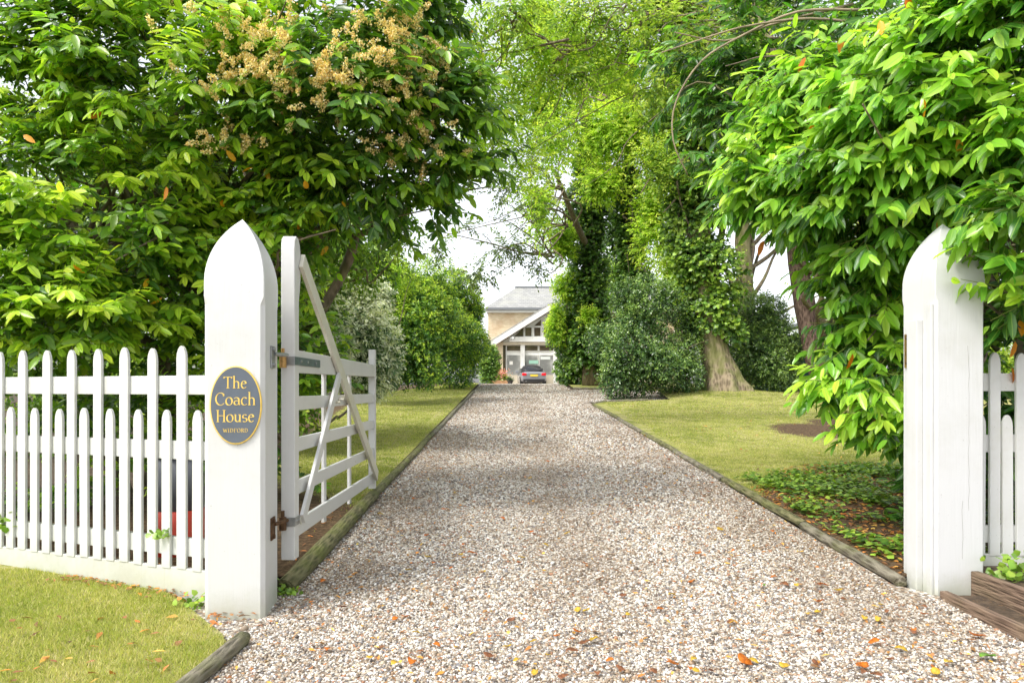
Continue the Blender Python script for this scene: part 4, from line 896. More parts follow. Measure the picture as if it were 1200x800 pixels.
# ---- cherry laurel round the right gatepost
def laurel_right():
    r = np.random.default_rng(12); root = empty('laurel_tree', (3.9, 6.6, 0), 'broad leaved cherry laurel hanging over the right gatepost', 'tree')
    par = lambda o: (setattr(o, 'parent', root), setattr(o, 'matrix_parent_inverse', Matrix.Translation(-root.location)))
    near = [bl(1150, 120, 5.0, .85, .6, .85), bl(1060, 225, 5.4, .8, .6, .6), bl(940, 215, 6.1, .62, .6, .48), bl(1035, 320, 5.8, .45, .45, .45), bl(1030, 440, 5.7, .36, .35, .27), bl(1050, 500, 5.6, .20, .25, .25),
            bl(1185, 30, 4.7, .6, .5, .5), bl(1205, 250, 4.28, .24, .16, .24), bl(1205, 345, 4.4, .15, .14, .28), bl(1015, 385, 5.9, .28, .3, .3), bl(1000, 130, 6.2, .8, .7, .6), bl(1195, 180, 4.6, .4, .35, .4)]
    LV, ST, YL = Leaves(), Leaves(), Leaves()
    P, O = shell(r, near, 420, .82, 1.0, -.2, .16)
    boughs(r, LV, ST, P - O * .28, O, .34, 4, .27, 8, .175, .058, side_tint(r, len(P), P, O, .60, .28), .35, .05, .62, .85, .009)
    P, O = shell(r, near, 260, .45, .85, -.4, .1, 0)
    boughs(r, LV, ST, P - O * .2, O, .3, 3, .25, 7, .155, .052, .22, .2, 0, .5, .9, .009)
    back = [bl(930, 70, 7.6, 1.5, .8, .85), bl(1080, 60, 6.6, 1.0, .6, .8), bl(870, 130, 7.6, .5, .6, .5), bl(1180, 470, 6.2, .9, .5, .9), bl(1095, 400, 6.7, .45, .5, .7), bl(1060, 300, 6.9, .65, .5, .6), bl(1170, 600, 6.3, 1.0, .5, .6), bl(965, 180, 7.2, 1.1, .5, .6), bl(1400, 200, 6.2, 1.5, .8, 1.6), bl(1420, 520, 6.4, 1.6, .6, .9)]
    P, O = shell(r, back, 760, .6, 1.0, -.2, .15, 0)
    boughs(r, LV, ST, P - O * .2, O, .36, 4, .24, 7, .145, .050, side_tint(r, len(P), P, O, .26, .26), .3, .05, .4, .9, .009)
    P, O = shell(r, near, 34, 1.1, 1.22, .1, .2); n = len(P); YL.add(P, norm(rdir(r, n) * .5 + [0, 0, -1.0]), rdir(r, n), .13, .05, r.uniform(0, .8, n))
    q = np.array([A3(at(*p)) for p in ((1195, 375, 4.6), (1190, 400, 4.65), (1185, 430, 4.7), (1060, 445, 5.5), (1048, 240, 5.0), (1125, 160, 4.5), (955, 125, 5.8), (912, 120, 5.8))]); n = len(q)
    YL.add(q, norm(rdir(r, n) * .4 + [0, 0, -1.0]), norm(rdir(r, n) * .7 + [0, -1.0, .3]), .11, .042, r.uniform(.1, .6, n))
    par(LV.build('foliage', M['laurel_r'], None, 'big')); par(ST.build('shoots', M['greentwig'], None, 'stick', True)); par(YL.build('orange_leaves', M['yellowleaf'], None, 'big'))
    rr = np.random.default_rng(6); sp = []
    for k in range(4): sp.append((arm(rr, (4.5 + .12 * k, 7.0, -.1), A3(at(930 + 80 * k, 200, 6.9)), .02, 5, .05), [.075, .065, .055, .045, .035, .02]))
    par(tubes('trunk', sp, M['branch'], None, 8, .08, 5)); sp = []
    for c, R in near + back[:3]:
        for _ in range(6):
            s = np.array([3.9 + rr.uniform(-.6, .9), 6.5, rr.uniform(1.6, 3.0)]); e = c + rr.normal(size=3) * np.array(R) * .6
            sp.append((arm(rr, s, e, .06, 4, .06), [.026, .020, .015, .010, .005]))
    par(tubes('branches', sp, M['branch'], None, 6, .06, 7)); sp = []
    for d, pts in ((6.4, ((1010, 12), (935, 14), (870, 42), (822, 72), (792, 120), (789, 165), (806, 205))), (6.3, ((1030, 30), (950, 22), (880, 30), (835, 42), (775, 62))), (6.5, ((1000, 5), (900, 30), (850, 48), (790, 38))), (6.0, ((1040, 205), (985, 185), (930, 150), (905, 140))), (6.1, ((1010, 190), (960, 195), (925, 168)))):
        sp.append(([A3(at(x, y, d + .04 * math.sin(x))) for x, y in pts], list(np.linspace(.013, .005, len(pts)))))
    par(tubes('vines', sp, M['vine'], None, 6, .04, 9))
M['vine'] = plain('bare_vine', (.34, .27, .17), .8, nscale=9, amt=.4)
laurel_right()

# ---- general tree / shrub
def plant(name, label, base, crowns, trunk=None, cat='tree', group=None, tmat='branch', branches=0, seed=1, ivy=None, lobes=0, bsides=14, brad=.06, blen=1.0, bfrom=None):
    """crowns: list of (part_name, mat, blobs, n, k, shootL, leafL, leafW, tint, amp, tpl, r0, opts)"""
    r = np.random.default_rng(seed); b = Vector(base); root = empty(name, b, label, cat, group)
    par = lambda o: (setattr(o, 'parent', root), setattr(o, 'matrix_parent_inverse', Matrix.Translation(-b)), o)[2]
    if trunk: 
        v = [(p, rad) for p, rad in trunk]
        par(tubes('trunk', [([A3(p) if isinstance(p, Vector) else p for p, _ in v], [x for _, x in v])], M[tmat], None, bsides, .05, seed, lobes=lobes, lobe_amp=.22 if lobes else 0))
    allb = []
    for (pn, mat, blobs, n, k, sl, L, W, tint, amp, tpl, r0, op) in crowns:
        LV = Leaves(); allb += blobs
        P, O = shell(r, blobs, n, r0, 1.0, op.get('face', -.25), op.get('rough', .2), op.get('inner', .6))
        T = norm(O + rdir(r, len(P)) * .55 + [0, 0, op.get('rise', .1)])
        sprigs(r, LV, None, P - T * sl * .5, T, sl, k, L, W, side_tint(r, len(P), P, O, tint, amp), op.get('open', .95), op.get('droop', .2), op.get('up', .7), op.get('flat', 0), .01, .1)
        core = op.get('core', .45)
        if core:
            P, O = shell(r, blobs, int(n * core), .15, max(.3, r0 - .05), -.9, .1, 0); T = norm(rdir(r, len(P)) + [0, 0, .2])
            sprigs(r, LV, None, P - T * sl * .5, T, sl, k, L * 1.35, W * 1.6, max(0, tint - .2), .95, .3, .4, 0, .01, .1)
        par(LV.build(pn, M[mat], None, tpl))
    if branches and allb:
        sp = []
        for i in range(branches):
            c, R = allb[i % len(allb)]; e = c + r.normal(size=3) * np.array(R) * .55
            if bfrom is not None: s = A3(bfrom[i % len(bfrom)]) + r.normal(size=3) * .1
            else: s = np.array([b.x, b.y, b.z + max(.2, (e[2] - b.z) * r.uniform(.25, .7))])
            sp.append((arm(r, s, e, .05, 4, .06), [brad, brad * .75, brad * .5, brad * .3, brad * .12]))
        par(tubes('branches', sp, M['branch'], None, 6, .05, seed + 1))
    return root
g = lambda v: Vector((v.x, v.y, gzf(v.y) + .03))
NO = {}
# oak with ivy
D = 23.0
plant('oak_tree', 'big tree with a bare flared trunk base and thick ivy above, right lawn', OAK, [
    ('ivy', 'ivy', [bl(835, 358, D, .9, .85, .85), bl(822, 310, D, 1.05, 1.0, 1.3), bl(812, 235, D, 1.1, 1.1, 1.5), bl(803, 150, D, 1.15, 1.1, 1.5), bl(800, 60, D, 1.3, 1.2, 1.6), bl(800, -40, D, 1.4, 1.2, 1.6), bl(858, 385, 22.6, .28, .35, .35)], 4200, 7, .38, .125, .11, .52, .34, 'ivy', .66, {'droop': .5, 'rough': .42}),
    ('crown', 'mid', [bl(860, 100, 22, 2.0, 1.5, 1.8), bl(780, 0, 22, 2.6, 1.8, 1.5), bl(900, 150, 23, 1.5, 1.2, 1.0), bl(770, 190, 22, .9, .8, 1.2), bl(890, 20, 22, 2.4, 1.4, 1.6)], 2600, 8, .5, .13, .065, .66, .35, 'small', .3, {'flat': .4})],
    [(OAK + Vector((.02, -.1, -.35)), 1.3), (OAK + Vector((.04, -.1, .10)), .92), (OAK + Vector((-.02, -.1, .55)), .66), (OAK + Vector((-.12, -.05, 1.1)), .48), (at(834, 400, D), .44), (at(822, 300, D), .37), (at(808, 180, D), .34), (at(800, 20, D), .30), (at(796, -120, D), .22)], tmat='oakbark', branches=26, seed=21, lobes=7, bsides=44, brad=.12,
    bfrom=[at(808, 180, D), at(800, 60, D)])
# ivy columns
plant('ivy_clad_tree', 'narrow ivy covered trunk nearest the tall shrub by the house', g(at(692, 456, 30)), [
    ('ivy', 'ivy', [bl(692, 400, 30, .8, .8, 1.6), bl(690, 330, 30, .85, .85, 1.8), bl(690, 255, 30, .95, .9, 1.8), bl(692, 195, 30, .7, .7, 1.3)], 1900, 7, .4, .14, .12, .28, .22, 'ivy', .7, {'droop': .5}),
    ('crown', 'lime', [bl(640, 130, 27, 1.7, 1.5, 2.2), bl(700, 160, 26, 1.6, 1.4, 1.5), bl(665, 60, 26, 2.4, 1.6, 2.0), bl(632, 240, 28, .6, .8, 2.0)], 2300, 8, .46, .16, .075, .50, .38, 'mid', .3, {'flat': .4, 'droop': .22, 'core': .2})],
    [(g(at(692, 456, 30)), .35), (at(691, 300, 30), .28), (at(690, 180, 30), .22), (at(680, 60, 29), .14)], branches=18, seed=22, brad=.06, tmat='branch', bfrom=[at(690, 200, 30), at(684, 100, 29)])
plant('ivy_clad_tree', 'ivy covered trunk with feathery lime foliage above the dark holly', g(at(737, 456, 27)), [
    ('ivy', 'ivy', [bl(738, 330, 27, .65, .6, 1.3), bl(736, 270, 27, .72, .7, 1.4), bl(734, 215, 27, .6, .6, .9)], 1200, 7, .36, .13, .11, .30, .22, 'ivy', .7, {'droop': .5}),
    ('crown', 'lime', [bl(735, 150, 25, 1.5, 1.2, 1.0), bl(765, 250, 25, .8, .8, 1.9), bl(770, 160, 25, 1.2, 1.0, 1.3), bl(705, 215, 25.5, .9, .8, .8), bl(790, 330, 25, .5, .5, 1.0)], 2300, 9, .46, .15, .068, .58, .34, 'mid', .3, {'flat': .5, 'droop': .28})],
    [(g(at(737, 456, 27)), .35), (at(738, 330, 27), .28), (at(735, 220, 27), .22), (at(745, 100, 26), .14)], branches=16, seed=23, brad=.06, bfrom=[at(736, 230, 27), at(740, 160, 26.5)])
plant('mossy_tree', 'slim mossy trunk behind the dark bushes right of the oak', g(at(874, 456, 31)), [
    ('crown', 'mid', [bl(860, 180, 31, 2.6, 2, 2.2), bl(900, 250, 31, 1.2, 1, 1.2), bl(868, 330, 31, .35, .35, 1.6), bl(960, 200, 31, 2.0, 2, 2.5)], 2000, 8, .5, .13, .07, .6, .35, 'small', .3, {'flat': .4})],
    [(g(at(874, 456, 31)), .42), (at(874, 380, 31), .36), (at(872, 300, 31), .32), (at(866, 200, 31), .28), (at(860, 90, 31), .2)], tmat='mossbark', branches=16, seed=24, brad=.1)
plant('pine_tree', 'leaning reddish barked trunk in front of the teal shed', g(at(960, 456, 24)), [
    ('crown', 'holly', [bl(960, 180, 20, 2.2, 1.6, 1.5), bl(1040, 260, 20, 1.6, 1.5, 2.0), bl(940, 60, 20, 2.5, 2, 1.8), bl(1010, 350, 21, .8, 1.2, 1.6)], 2600, 9, .45, .12, .05, .5, .3, 'small', .3, NO)],
    [(g(at(974, 456, 24)) - Vector((0, 0, .2)), .42), (at(963, 440, 24), .39), (at(951, 395, 24), .36), (at(941, 345, 24), .34), (at(934, 290, 24), .32), (at(930, 180, 24), .26), (at(935, 40, 24), .2)], tmat='pinebark', branches=18, seed=25, bsides=20, brad=.09)
# shrubs on the right
plant('holly_bush', 'large dark glossy bush left of the oak trunk', g(at(762, 470, 22.3)), [
    ('foliage', 'holly', [bl(765, 422, 22.3, 1.35, 1.2, 1.2), bl(748, 378, 22.5, 1.0, 1.0, .9), bl(722, 430, 22.0, .65, .8, .95), bl(800, 425, 22.9, .8, .9, 1.15), bl(778, 352, 22.8, .65, .7, .65), bl(735, 350, 22.6, .5, .5, .6), bl(705, 400, 22.6, .35, .4, .5), bl(812, 385, 23, .5, .5, .7), bl(757, 330, 22.8, .35, .35, .4)], 4200, 8, .34, .085, .05, .45, .32, 'small', .62, {'rough': .42})], None, 'bush', 'dark bushes round the oak', seed=31, branches=14, brad=.03)
plant('laurel_bush', 'dark green bush right of the oak trunk beside the pine', g(at(897, 466, 24.3)), [
    ('foliage', 'holly', [bl(895, 418, 24.3, 1.1, 1.1, 1.3), bl(876, 385, 24.6, .9, .9, 1.1), bl(918, 415, 24.6, .7, .8, 1.0), bl(898, 368, 24.8, .6, .6, .7)], 2800, 8, .30, .09, .052, .55, .32, 'small', .70, {'rough': .26})], None, 'bush', 'dark bushes round the oak', seed=32, branches=10, brad=.04)
plant('tall_shrub', 'tall dark shrub right of the coach house with golden green top', g(at(676, 456, 31)), [
    ('foliage', 'ivy', [bl(678, 425, 31, 1.1, 1.1, 1.15), bl(672, 380, 31.3, 1.05, 1.0, 1.3), bl(700, 400, 30.5, .9, .9, 1.5)], 2300, 7, .32, .12, .085, .38, .25, 'ivy', .72, {'droop': .5}),
    ('bright_foliage', 'lime', [bl(652, 378, 30.2, .35, .5, 1.0), bl(664, 335, 30, .60, .6, .9), bl(658, 285, 29, .60, .7, 1.0), bl(690, 372, 29.2, .45, .4, .5)], 950, 8, .36, .14, .07, .46, .40, 'mid', .4, {'droop': .25, 'rough': .45})], None, 'bush', None, seed=33, branches=10, brad=.04)
# left hedge row
plant('variegated_shrub', 'pale whitish leaved shrub behind the open gate', g(at(395, 480, 12.5)), [
    ('foliage', 'pale', [bl(412, 395, 12.5, .74, .75, 1.05), bl(362, 395, 11.5, .60, .6, 1.0), bl(395, 335, 12.6, .70, .6, .5), bl(432, 430, 13, .45, .5, .6), bl(330, 430, 10.8, .5, .5, .9), bl(438, 350, 13, .35, .4, .4)], 4200, 8, .20, .085, .036, .66, .42, 'mid', .70, {'droop': .25, 'rough': .24})], None, 'bush', 'shrubs along the left hedge', seed=41, branches=12, brad=.025)
plant('green_shrub', 'mid green bushy shrub between the pale shrub and the clipped hedge', g(at(478, 466, 20)), [
    ('foliage', 'hedge', [bl(480, 405, 20, 1.15, 1.0, 1.35), bl(470, 345, 20.5, 1.0, .9, 1.0), bl(505, 370, 21, .8, .8, 1.0), bl(445, 395, 19, .5, .7, 1.2)], 3400, 8, .30, .10, .05, .46, .46, 'mid', .62, {'rough': .42})], None, 'bush', 'shrubs along the left hedge', seed=42, branches=10, brad=.03)
plant('clipped_hedge', 'tall dense hedge with bright yellow green face beside the drive end', g(at(528, 456, 27)), [
    ('foliage', 'hedge', [bl(522, 395, 27, 1.25, 2.2, 1.75), bl(505, 345, 26.5, 1.0, 1.4, 1.2), bl(547, 400, 29.5, .80, 1.5, 1.75), bl(533, 345, 29, .85, 1.4, 1.0), bl(556, 365, 29.5, .4, 1, .7)], 4200, 8, .36, .12, .060, .50, .46, 'small', .62, {'rough': .40})], None, 'hedge', 'shrubs along the left hedge', seed=43, branches=8, brad=.03)
plant('dark_shrub', 'small dark shrub against the coach house corner', Vector((at(573, 456, 45).x, 45, GND)), [
    ('foliage', 'ivy', [bl(573, 425, 45, .65, .6, 1.35)], 700, 7, .3, .13, .1, .4, .25, 'small', .6, NO)], None, 'bush', None, seed=44)
plant('broadleaf_tree', 'dark leafy tree behind the left laurel and gate', g(at(330, 470, 10.5)), [
    ('crown', 'mid', [bl(380, 270, 10, 1.0, .8, .7), bl(430, 300, 11.5, .6, .6, .5), bl(330, 300, 10.5, 1.2, .8, 1.2), bl(450, 260, 10.5, .55, .5, .3), bl(150, 250, 11, 3.0, 1, 2.5), bl(120, 430, 10.5, 3.0, .8, 1.7), bl(290, 400, 11, 1.0, .8, 1.2), bl(340, 470, 10.2, .7, .5, .5)], 3600, 8, .34, .10, .045, .30, .28, 'mid', .55, {'droop': .35})],
    [(g(at(300, 470, 10.5)), .16), (at(310, 380, 10.5), .13), (at(330, 300, 10.3), .1), (at(380, 240, 10), .05)], branches=26, seed=45, brad=.045)
plant('golden_shrub', 'bright yellow green foliage seen under the left laurel canopy', g(at(430, 466, 17)), [
    ('foliage', 'lime', [bl(420, 325, 17, .6, .6, .45), bl(455, 320, 18, .6, .6, .5), bl(385, 320, 16, .5, .5, .4)], 650, 8, .3, .09, .04, .5, .3, 'small', .5, {'droop': .3})], None, 'bush', None, seed=46, branches=12, brad=.03)
# tree whose limbs reach over the drive
lb = [at(905, 60, 14), at(860, 20, 14)]
plant('ash_tree', 'tree whose thin boughs arch over the drive from the right', g(at(1105, 456, 14)), [
    ('crown', 'mid', [bl(520, 25, 12, 1.0, .9, .55), bl(600, 15, 12, 1.1, 1.0, .5), bl(690, 20, 13, 1.4, 1.1, .6), bl(790, 30, 13, 1.3, 1.0, .9), bl(570, 90, 12.5, .8, .7, .35), bl(660, 90, 13, .9, .8, .35), bl(760, 110, 13, .9, .8, .5), bl(850, 70, 13, 1.1, 1.0, 1.0)], 1250, 8, .34, .115, .048, .62, .32, 'mid', .2, {'flat': .7, 'droop': .3, 'core': 0}),
    ('bright_leaves', 'lime', [bl(590, 130, 13.5, .9, .7, 1.0), bl(635, 240, 16, .45, .5, .9), bl(500, 90, 13, .6, .5, .9), bl(540, 60, 13, .7, .8, .7), bl(630, 60, 13, 1.2, .8, .7), bl(560, 160, 14, .7, .7, .8), bl(610, 190, 14, .5, .6, .7), bl(720, 70, 13.5, 1.2, .8, .6), bl(650, 160, 15, .5, .6, .9)], 1650, 8, .34, .11, .046, .5, .3, 'mid', .15, {'flat': .7, 'droop': .35, 'core': 0})],
    [(g(at(1105, 456, 14)), .22), (at(1050, 250, 14), .18), (at(905, 60, 14), .14), (at(860, -60, 14), .1)], branches=44, seed=51, brad=.024, bfrom=lb + [at(740, 10, 13), at(660, 60, 12.5), at(590, 15, 12), at(690, -20, 13), at(530, -30, 12.5)])
plant('birch_tree', 'delicate sparse branches against the white sky above the roof', g(at(705, 456, 34)), [
    ('crown', 'spray', [bl(600, 290, 24, 1.2, 1.2, .75), bl(560, 320, 24, .8, 1, .5), bl(620, 240, 24, 1.2, 1.1, .8), bl(590, 220, 22, .9, .8, .8), bl(548, 265, 23, .5, .6, .4), bl(632, 315, 24, .5, .6, .5), bl(625, 190, 22, .9, .8, .8), bl(510, 290, 20, .6, .6, .5)], 560, 8, .40, .15, .065, .40, .35, 'small', .1, {'flat': .6, 'droop': .35, 'core': 0})],
    [(g(at(705, 456, 34)), .2), (at(700, 330, 32), .16), (at(670, 250, 27), .1), (at(650, 200, 25), .05)], branches=22, seed=52, brad=.035, bfrom=[at(665, 262, 26), at(650, 300, 26), at(660, 220, 25)])
# tall background trees
plant('background_tree', 'tall pale green tree mass far right behind the shed', g(at(1010, 456, 36)), [
    ('crown', 'mid', [bl(1000, 330, 36, 3, 2, 3.5), bl(1100, 250, 36, 5, 2, 7), bl(950, 150, 37, 3, 2, 5), bl(860, 80, 36, 3, 2, 4), bl(960, 400, 34, 1.6, 1, 1.4), bl(1150, 420, 33, 5, 2, 2.5)], 5200, 8, .6, .17, .09, .66, .3, 'small', .3, {'inner': .3})],
    [(g(at(1010, 456, 36)), .4), (at(1010, 200, 36), .25), (at(1000, 50, 36), .15)], branches=14, seed=61, group='background trees')
plant('background_tree', 'tall bright tree between the ivy clad trunks and the sky', g(at(800, 456, 38)), [
    ('crown', 'lime', [bl(790, 300, 36, 1.6, 1.5, 3.5), bl(720, 100, 36, 4, 2, 4), bl(830, 380, 33, 2.5, 1, 2.2), bl(715, 330, 36, 1.2, 1, 3.0), bl(630, 20, 36, 3, 2, 2.6)], 3000, 8, .6, .17, .08, .45, .3, 'small', .3, {'inner': .3})],
    [(g(at(800, 456, 38)), .4), (at(795, 250, 38), .3), (at(780, 50, 38), .15)], branches=14, seed=62, group='background trees')
plant('background_tree', 'dark tall trees behind the left hedge row', g(at(300, 456, 22)), [
    ('crown', 'mid', [bl(200, 200, 22, 7, 2, 6), bl(380, 250, 22, 1.6, 1.5, 3.5), bl(300, 400, 20, 4, 1.5, 2.2), bl(60, 350, 20, 5, 2, 4)], 3600, 8, .6, .17, .09, .4, .3, 'small', .5, {'inner': .3})],
    [(g(at(300, 456, 22)), .35), (at(290, 200, 22), .2)], branches=10, seed=63, group='background trees')

# ---- ivy and ground cover by the right gatepost
def cover():
    r = np.random.default_rng(71); LV = Leaves()
    q = scatter(2.5, 6.5, 4.75, 9.0, 300, r)
    pat = np.sin(q[:, 0] * 3.1 + 1) * np.sin(q[:, 1] * 2.3) + .6 * np.sin(q[:, 0] * 7 + q[:, 1] * 5)
    keep = (pat + r.normal(0, .35, len(q)) > -.05) & (q[:, 1] < 8.2 + (q[:, 0] - 2.6) * .6) & (q[:, 0] > dr_r(6) + .12) & ~((q[:, 1] < 5.1) & (q[:, 0] < 2.7)); q = q[keep]
    for j in range(5):
        p = q + r.normal(size=q.shape) * .03; n = len(p); P = np.stack([p[:, 0], p[:, 1], terr(p[:, 0], p[:, 1]) + .05 + r.uniform(.01, .09, n)], -1)
        P[:, 0] = np.maximum(P[:, 0], 2.52)
        a = r.uniform(0, 6.28, n); LV.add(P, np.stack([np.cos(a), np.sin(a), r.normal(-.05, .25, n)], -1), np.stack([r.normal(0, .3, n), r.normal(0, .3, n), np.ones(n)], -1), r.uniform(.03, .055, n), r.uniform(.03, .05, n), np.clip(r.normal(.66, .2, n), 0, 1))
    tag(LV.build('ground_ivy', M['ivy'], None, 'ivy'), 'bright ivy ground cover beside the right edging logs', None, None, 'stuff')
    LV = Leaves(); q = scatter(2.5, 6.5, 4.75, 10.5, 420, r); q = q[bare_np(q[:, 0], q[:, 1]) > .3]; n = len(q); P = np.stack([q[:, 0], q[:, 1], terr(q[:, 0], q[:, 1]) + .056], -1); a = r.uniform(0, 6.28, n)
    LV.add(P, np.stack([np.cos(a), np.sin(a), r.normal(0, .12, n)], -1), np.stack([r.normal(0, .2, n), r.normal(0, .2, n), np.ones(n)], -1), r.uniform(.04, .08, n), r.uniform(.02, .035, n), r.uniform(0, 1, n))
    tag(LV.build('leaf_litter', M['deadleaf'], None, 'mid'), 'brown dead leaves on the bare soil under the laurel', None, None, 'stuff')
    LV = Leaves(); q = np.concatenate([np.stack([r.uniform(-2.9, -1.45, 150), np.zeros(150)], -1), np.stack([r.uniform(-3.0, -1.5, 260), r.uniform(4.6, 7.6, 260)], -1)])
    q[:150, 1] = 4.33 - (q[:150, 0] + 1.715) * .399 - np.abs(r.normal(.07, .05, 150)); q[:150, 1] = np.where(q[:150, 0] > -1.75, 4.0 + r.normal(0, .06, 150), q[:150, 1]); n = len(q); a = r.uniform(0, 6.28, n)
    LV.add(np.stack([q[:, 0], q[:, 1], gz(q[:, 1]) + np.where(np.arange(n) < 150, .05, .062)], -1), np.stack([np.cos(a), np.sin(a), r.normal(0, .2, n)], -1), np.stack([r.normal(0, .3, n), r.normal(0, .3, n), np.ones(n)], -1), r.uniform(.02, .055, n), r.uniform(.012, .028, n), r.uniform(0, .8, n))
    tag(LV.build('leaf_litter', M['deadleaf'], None, 'mid'), 'brown dead leaves along the foot of the left fence and gate', None, None, 'stuff')
    LV = Leaves(); m = 5200; x = r.uniform(-1.36, 2.4, m); y = 2.6 + 14 * r.uniform(0, 1, m) ** 1.5; wgt = np.abs(x - .5) / 2 + .35 * np.exp(-((x - .6) / .5) ** 2); k = r.uniform(0, 1, m) < wgt; x, y = x[k], y[k]; n = len(x); a = r.uniform(0, 6.28, n)
    LV.add(np.stack([x, y, gz(y) + .018], -1), np.stack([np.cos(a), np.sin(a), r.normal(0, .2, n)], -1), np.stack([r.normal(0, .3, n), r.normal(0, .3, n), np.ones(n)], -1), r.uniform(.016, .05, n), r.uniform(.008, .022, n), r.uniform(.1, 1, n))
    x = np.concatenate([r.uniform(-3.4, -1.5, 70), r.uniform(2.6, 9, 260)]); y = np.concatenate([r.uniform(2.8, 4.0, 70), r.uniform(6, 20, 260)]); n = len(x); a = r.uniform(0, 6.28, n); LG = Leaves()
    LG.add(np.stack([x, y, np.where(np.arange(n) < 70, .058, terr(x, y) + .075)], -1), np.stack([np.cos(a), np.sin(a), r.normal(0, .2, n)], -1), np.stack([r.normal(0, .3, n), r.normal(0, .3, n), np.ones(n)], -1), r.uniform(.03, .08, n), r.uniform(.015, .04, n), r.uniform(0, 1, n))
    tag(LG.build('lawn_litter', M['deadleaf'], None, 'mid'), 'scattered brown leaf scraps lying on the lawns', None, None, 'stuff')
    tag(LV.build('leaf_fragments', M['deadleaf'], None, 'mid'), 'tiny brown and yellow leaf scraps among the gravel', None, None, 'stuff')
M['deadleaf'] = leaf_mat('dead_leaf', [(0, (.14, .07, .03)), (.4, (.34, .17, .07)), (.7, (.60, .24, .05)), (1, (.66, .46, .10))], .7, .15, .3)
cover()
def tuft(name, label, c, n, rad, L, cat='plant', seed=1):
    r = np.random.default_rng(seed); root = empty(name, c, label, cat); LV = Leaves(); P = np.abs(r.normal(size=(n, 3))) * [1, 1, 1] * np.array([rad, rad, rad * .9]) * np.stack([r.choice([-1, 1], n), r.choice([-1, 1], n), np.ones(n)], -1)
    LV.add(P, norm(rdir(r, n) + [0, -.4, .1]), norm(rdir(r, n) * .5 + [0, -.5, .8]), L * r.uniform(.6, 1.2, n), L * .85, r.uniform(.5, .95, n)); LV.build('foliage', M['ivy'], root, 'ivy')
    ST = Leaves(); m = n // 5; ST.add(np.zeros((m, 3)), norm(np.abs(P[:m]) * [1, 1, 1] * np.sign(P[:m]) + 1e-4), rdir(r, m), np.linalg.norm(P[:m], axis=1), .003, .5); ST.build('stems', M['greentwig'], root, 'stick', True)
tuft('ivy_plant', 'ivy climbing over the brown board at the right fence foot', (3.08, 4.42, .14), 90, .085, .05, 'ivy', 81)
tuft('ivy_plant', 'small ivy tuft at the foot of the left fence by the post', (-1.86, 4.24, .01), 45, .045, .035, 'ivy', 82)
tuft('ivy_plant', 'small green weed behind the left post beside the mossy log', (-1.40, 4.50, .03), 40, .035, .03, 'weed', 83)
tuft('weed', 'leafy sprig caught between the pickets at the left edge', (-3.52, 5.02, .35), 26, .05, .05, 'weed', 84)
tuft('weed', 'leafy sprig poking through the fence near the tub', (-2.15, 4.44, .40), 16, .03, .045, 'weed', 85)

# ---- fallen leaves one can pick out on the gravel
def fallen(px, py, L, colr, label, z=.018, rz=None, i=0):
    k = (py - HY) / F; y = (EYE + .22 - z) / (k + .055) if py < 728 else (EYE - z) / k      # where that sight line meets the sloping gravel
    r = np.random.default_rng(900 + i); x = (px - CX) / F * y
    bm = bmesh.new(); n = 7; lf = []; rt = []; md = []
    for q in range(n):
        u = q / (n - 1); w = .32 * math.sin(math.pi * min(1, u * .93 + .03)) ** .8 * (1.1 - .3 * u) * L; zc = L * (.22 * (u - .5) ** 2 + .10 * math.sin(u * 5 + i))
        md.append(bm.verts.new((L * (u - .5), 0, zc))); lf.append(bm.verts.new((L * (u - .5), w, zc + w * .45 * (1 + .4 * math.sin(q * 2 + i))))); rt.append(bm.verts.new((L * (u - .5), -w, zc + w * .35)))
    for q in range(n - 1):
        bm.faces.new((md[q], md[q + 1], lf[q + 1], lf[q])); bm.faces.new((rt[q], rt[q + 1], md[q + 1], md[q]))
    o = bm_obj('fallen_leaf', bm, M[colr], None, (x, y, gzf(y) + z + .006), True); o.rotation_euler = (r.uniform(-.3, .3), r.uniform(-.2, .2), r.uniform(0, 6.28) if rz is None else rz)
    s = o.modifiers.new('s', 'SOLIDIFY'); s.thickness = .0008
    return tag(o, label, 'fallen leaf', 'fallen leaves on the gravel')
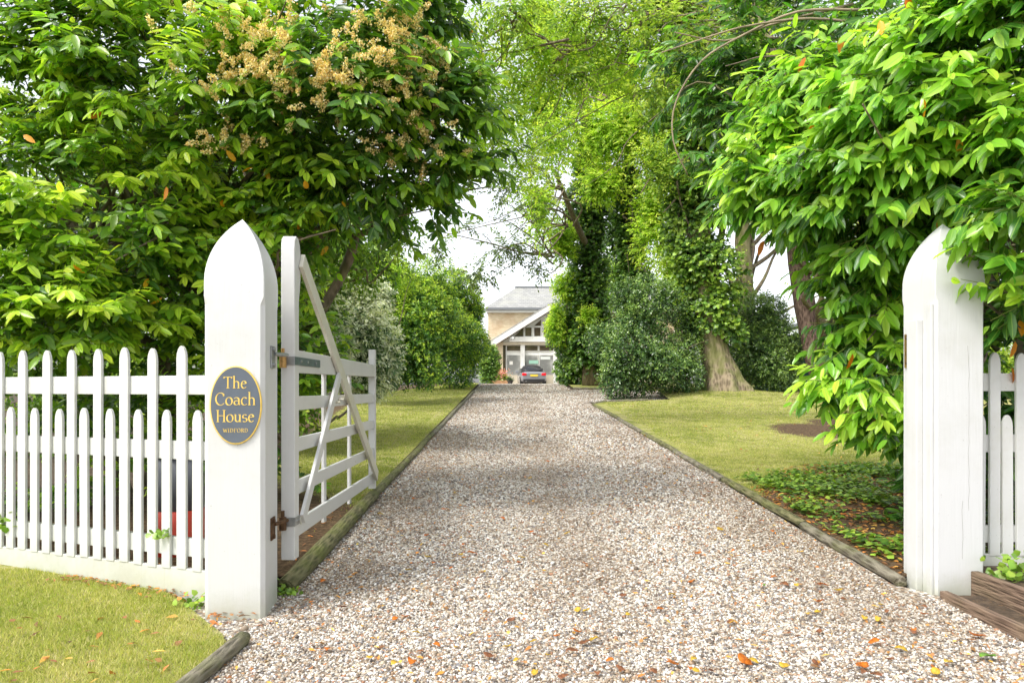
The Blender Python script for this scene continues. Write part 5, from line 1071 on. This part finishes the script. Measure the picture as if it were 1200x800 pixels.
M['f_orange'] = plain('orange_leaf', (.62, .17, .015), .5, nscale=60, amt=.5); M['f_yellow'] = plain('yellow_leaf', (.60, .38, .04), .5, nscale=60, amt=.4); M['f_brown'] = plain('brown_leaf', (.26, .10, .04), .6, nscale=60, amt=.5); M['f_green'] = plain('green_leaf', (.16, .34, .03), .5, nscale=60, amt=.3)
FLs = [(965, 686, .07, 'f_orange', 'flat orange leaf on gravel in front of the right edging logs'), (961, 705, .06, 'f_orange', 'orange leaf just below another, midway toward the right gatepost'), (873, 776, .10, 'f_orange', 'large crumpled orange leaf at the bottom of the drive'),
       (1010, 781, .08, 'f_orange', 'slanting orange leaf near the bottom edge right of centre'), (552, 648, .06, 'f_orange', 'single orange leaf in the middle of the gravel'), (482, 776, .07, 'f_orange', 'orange leaf low on the left half of the drive'),
       (487, 742, .05, 'f_yellow', 'yellow leaf low on the left half of the drive'), (625, 752, .045, 'f_yellow', 'yellow curled leaf in the lower middle of the drive'), (573, 769, .06, 'f_brown', 'thin brown leaf at the lower middle of the drive'),
       (676, 740, .055, 'f_orange', 'bright orange leaf in the lower middle of the drive'), (685, 754, .07, 'f_brown', 'brown curled leaf just below a bright orange one'), (446, 603, .07, 'f_yellow', 'yellow leaf on the gravel near the far end of the gate'),
       (379, 681, .05, 'f_orange', 'orange leaf on gravel close to the mossy log'), (1158, 770, .09, 'f_green', 'long green leaf on the gravel at the lower right'), (1145, 745, .08, 'f_orange', 'orange leaf beside the low brown board'), (895, 686, .035, 'f_green', 'small green leaf in the right half of the drive'),
       (1083, 720, .05, 'f_orange', 'orange leaf at the foot of the right gatepost'), (1083, 711, .04, 'f_brown', 'brown leaf touching the foot of the right gatepost'), (757, 511, .12, 'f_yellow', 'yellow leaf by the right edging far up the drive')]
for i, a in enumerate(FLs): fallen(*a, i=i)
r_ = random.Random(77)
for i in range(150):
    py = 520 + 275 * r_.random() ** .8; t = r_.random(); x0 = 600 - 1.25 * (py - 415) * .78 + 20; x1 = 600 + (py - 415) * 1.55
    fallen(x0 + (x1 - x0) * (t ** .7), py, r_.uniform(.03, .065), r_.choice(['f_orange', 'f_orange', 'f_brown', 'f_brown', 'f_yellow', 'f_yellow']), 'small autumn leaf scattered among the pebbles of the drive', .018, None, 100 + i)
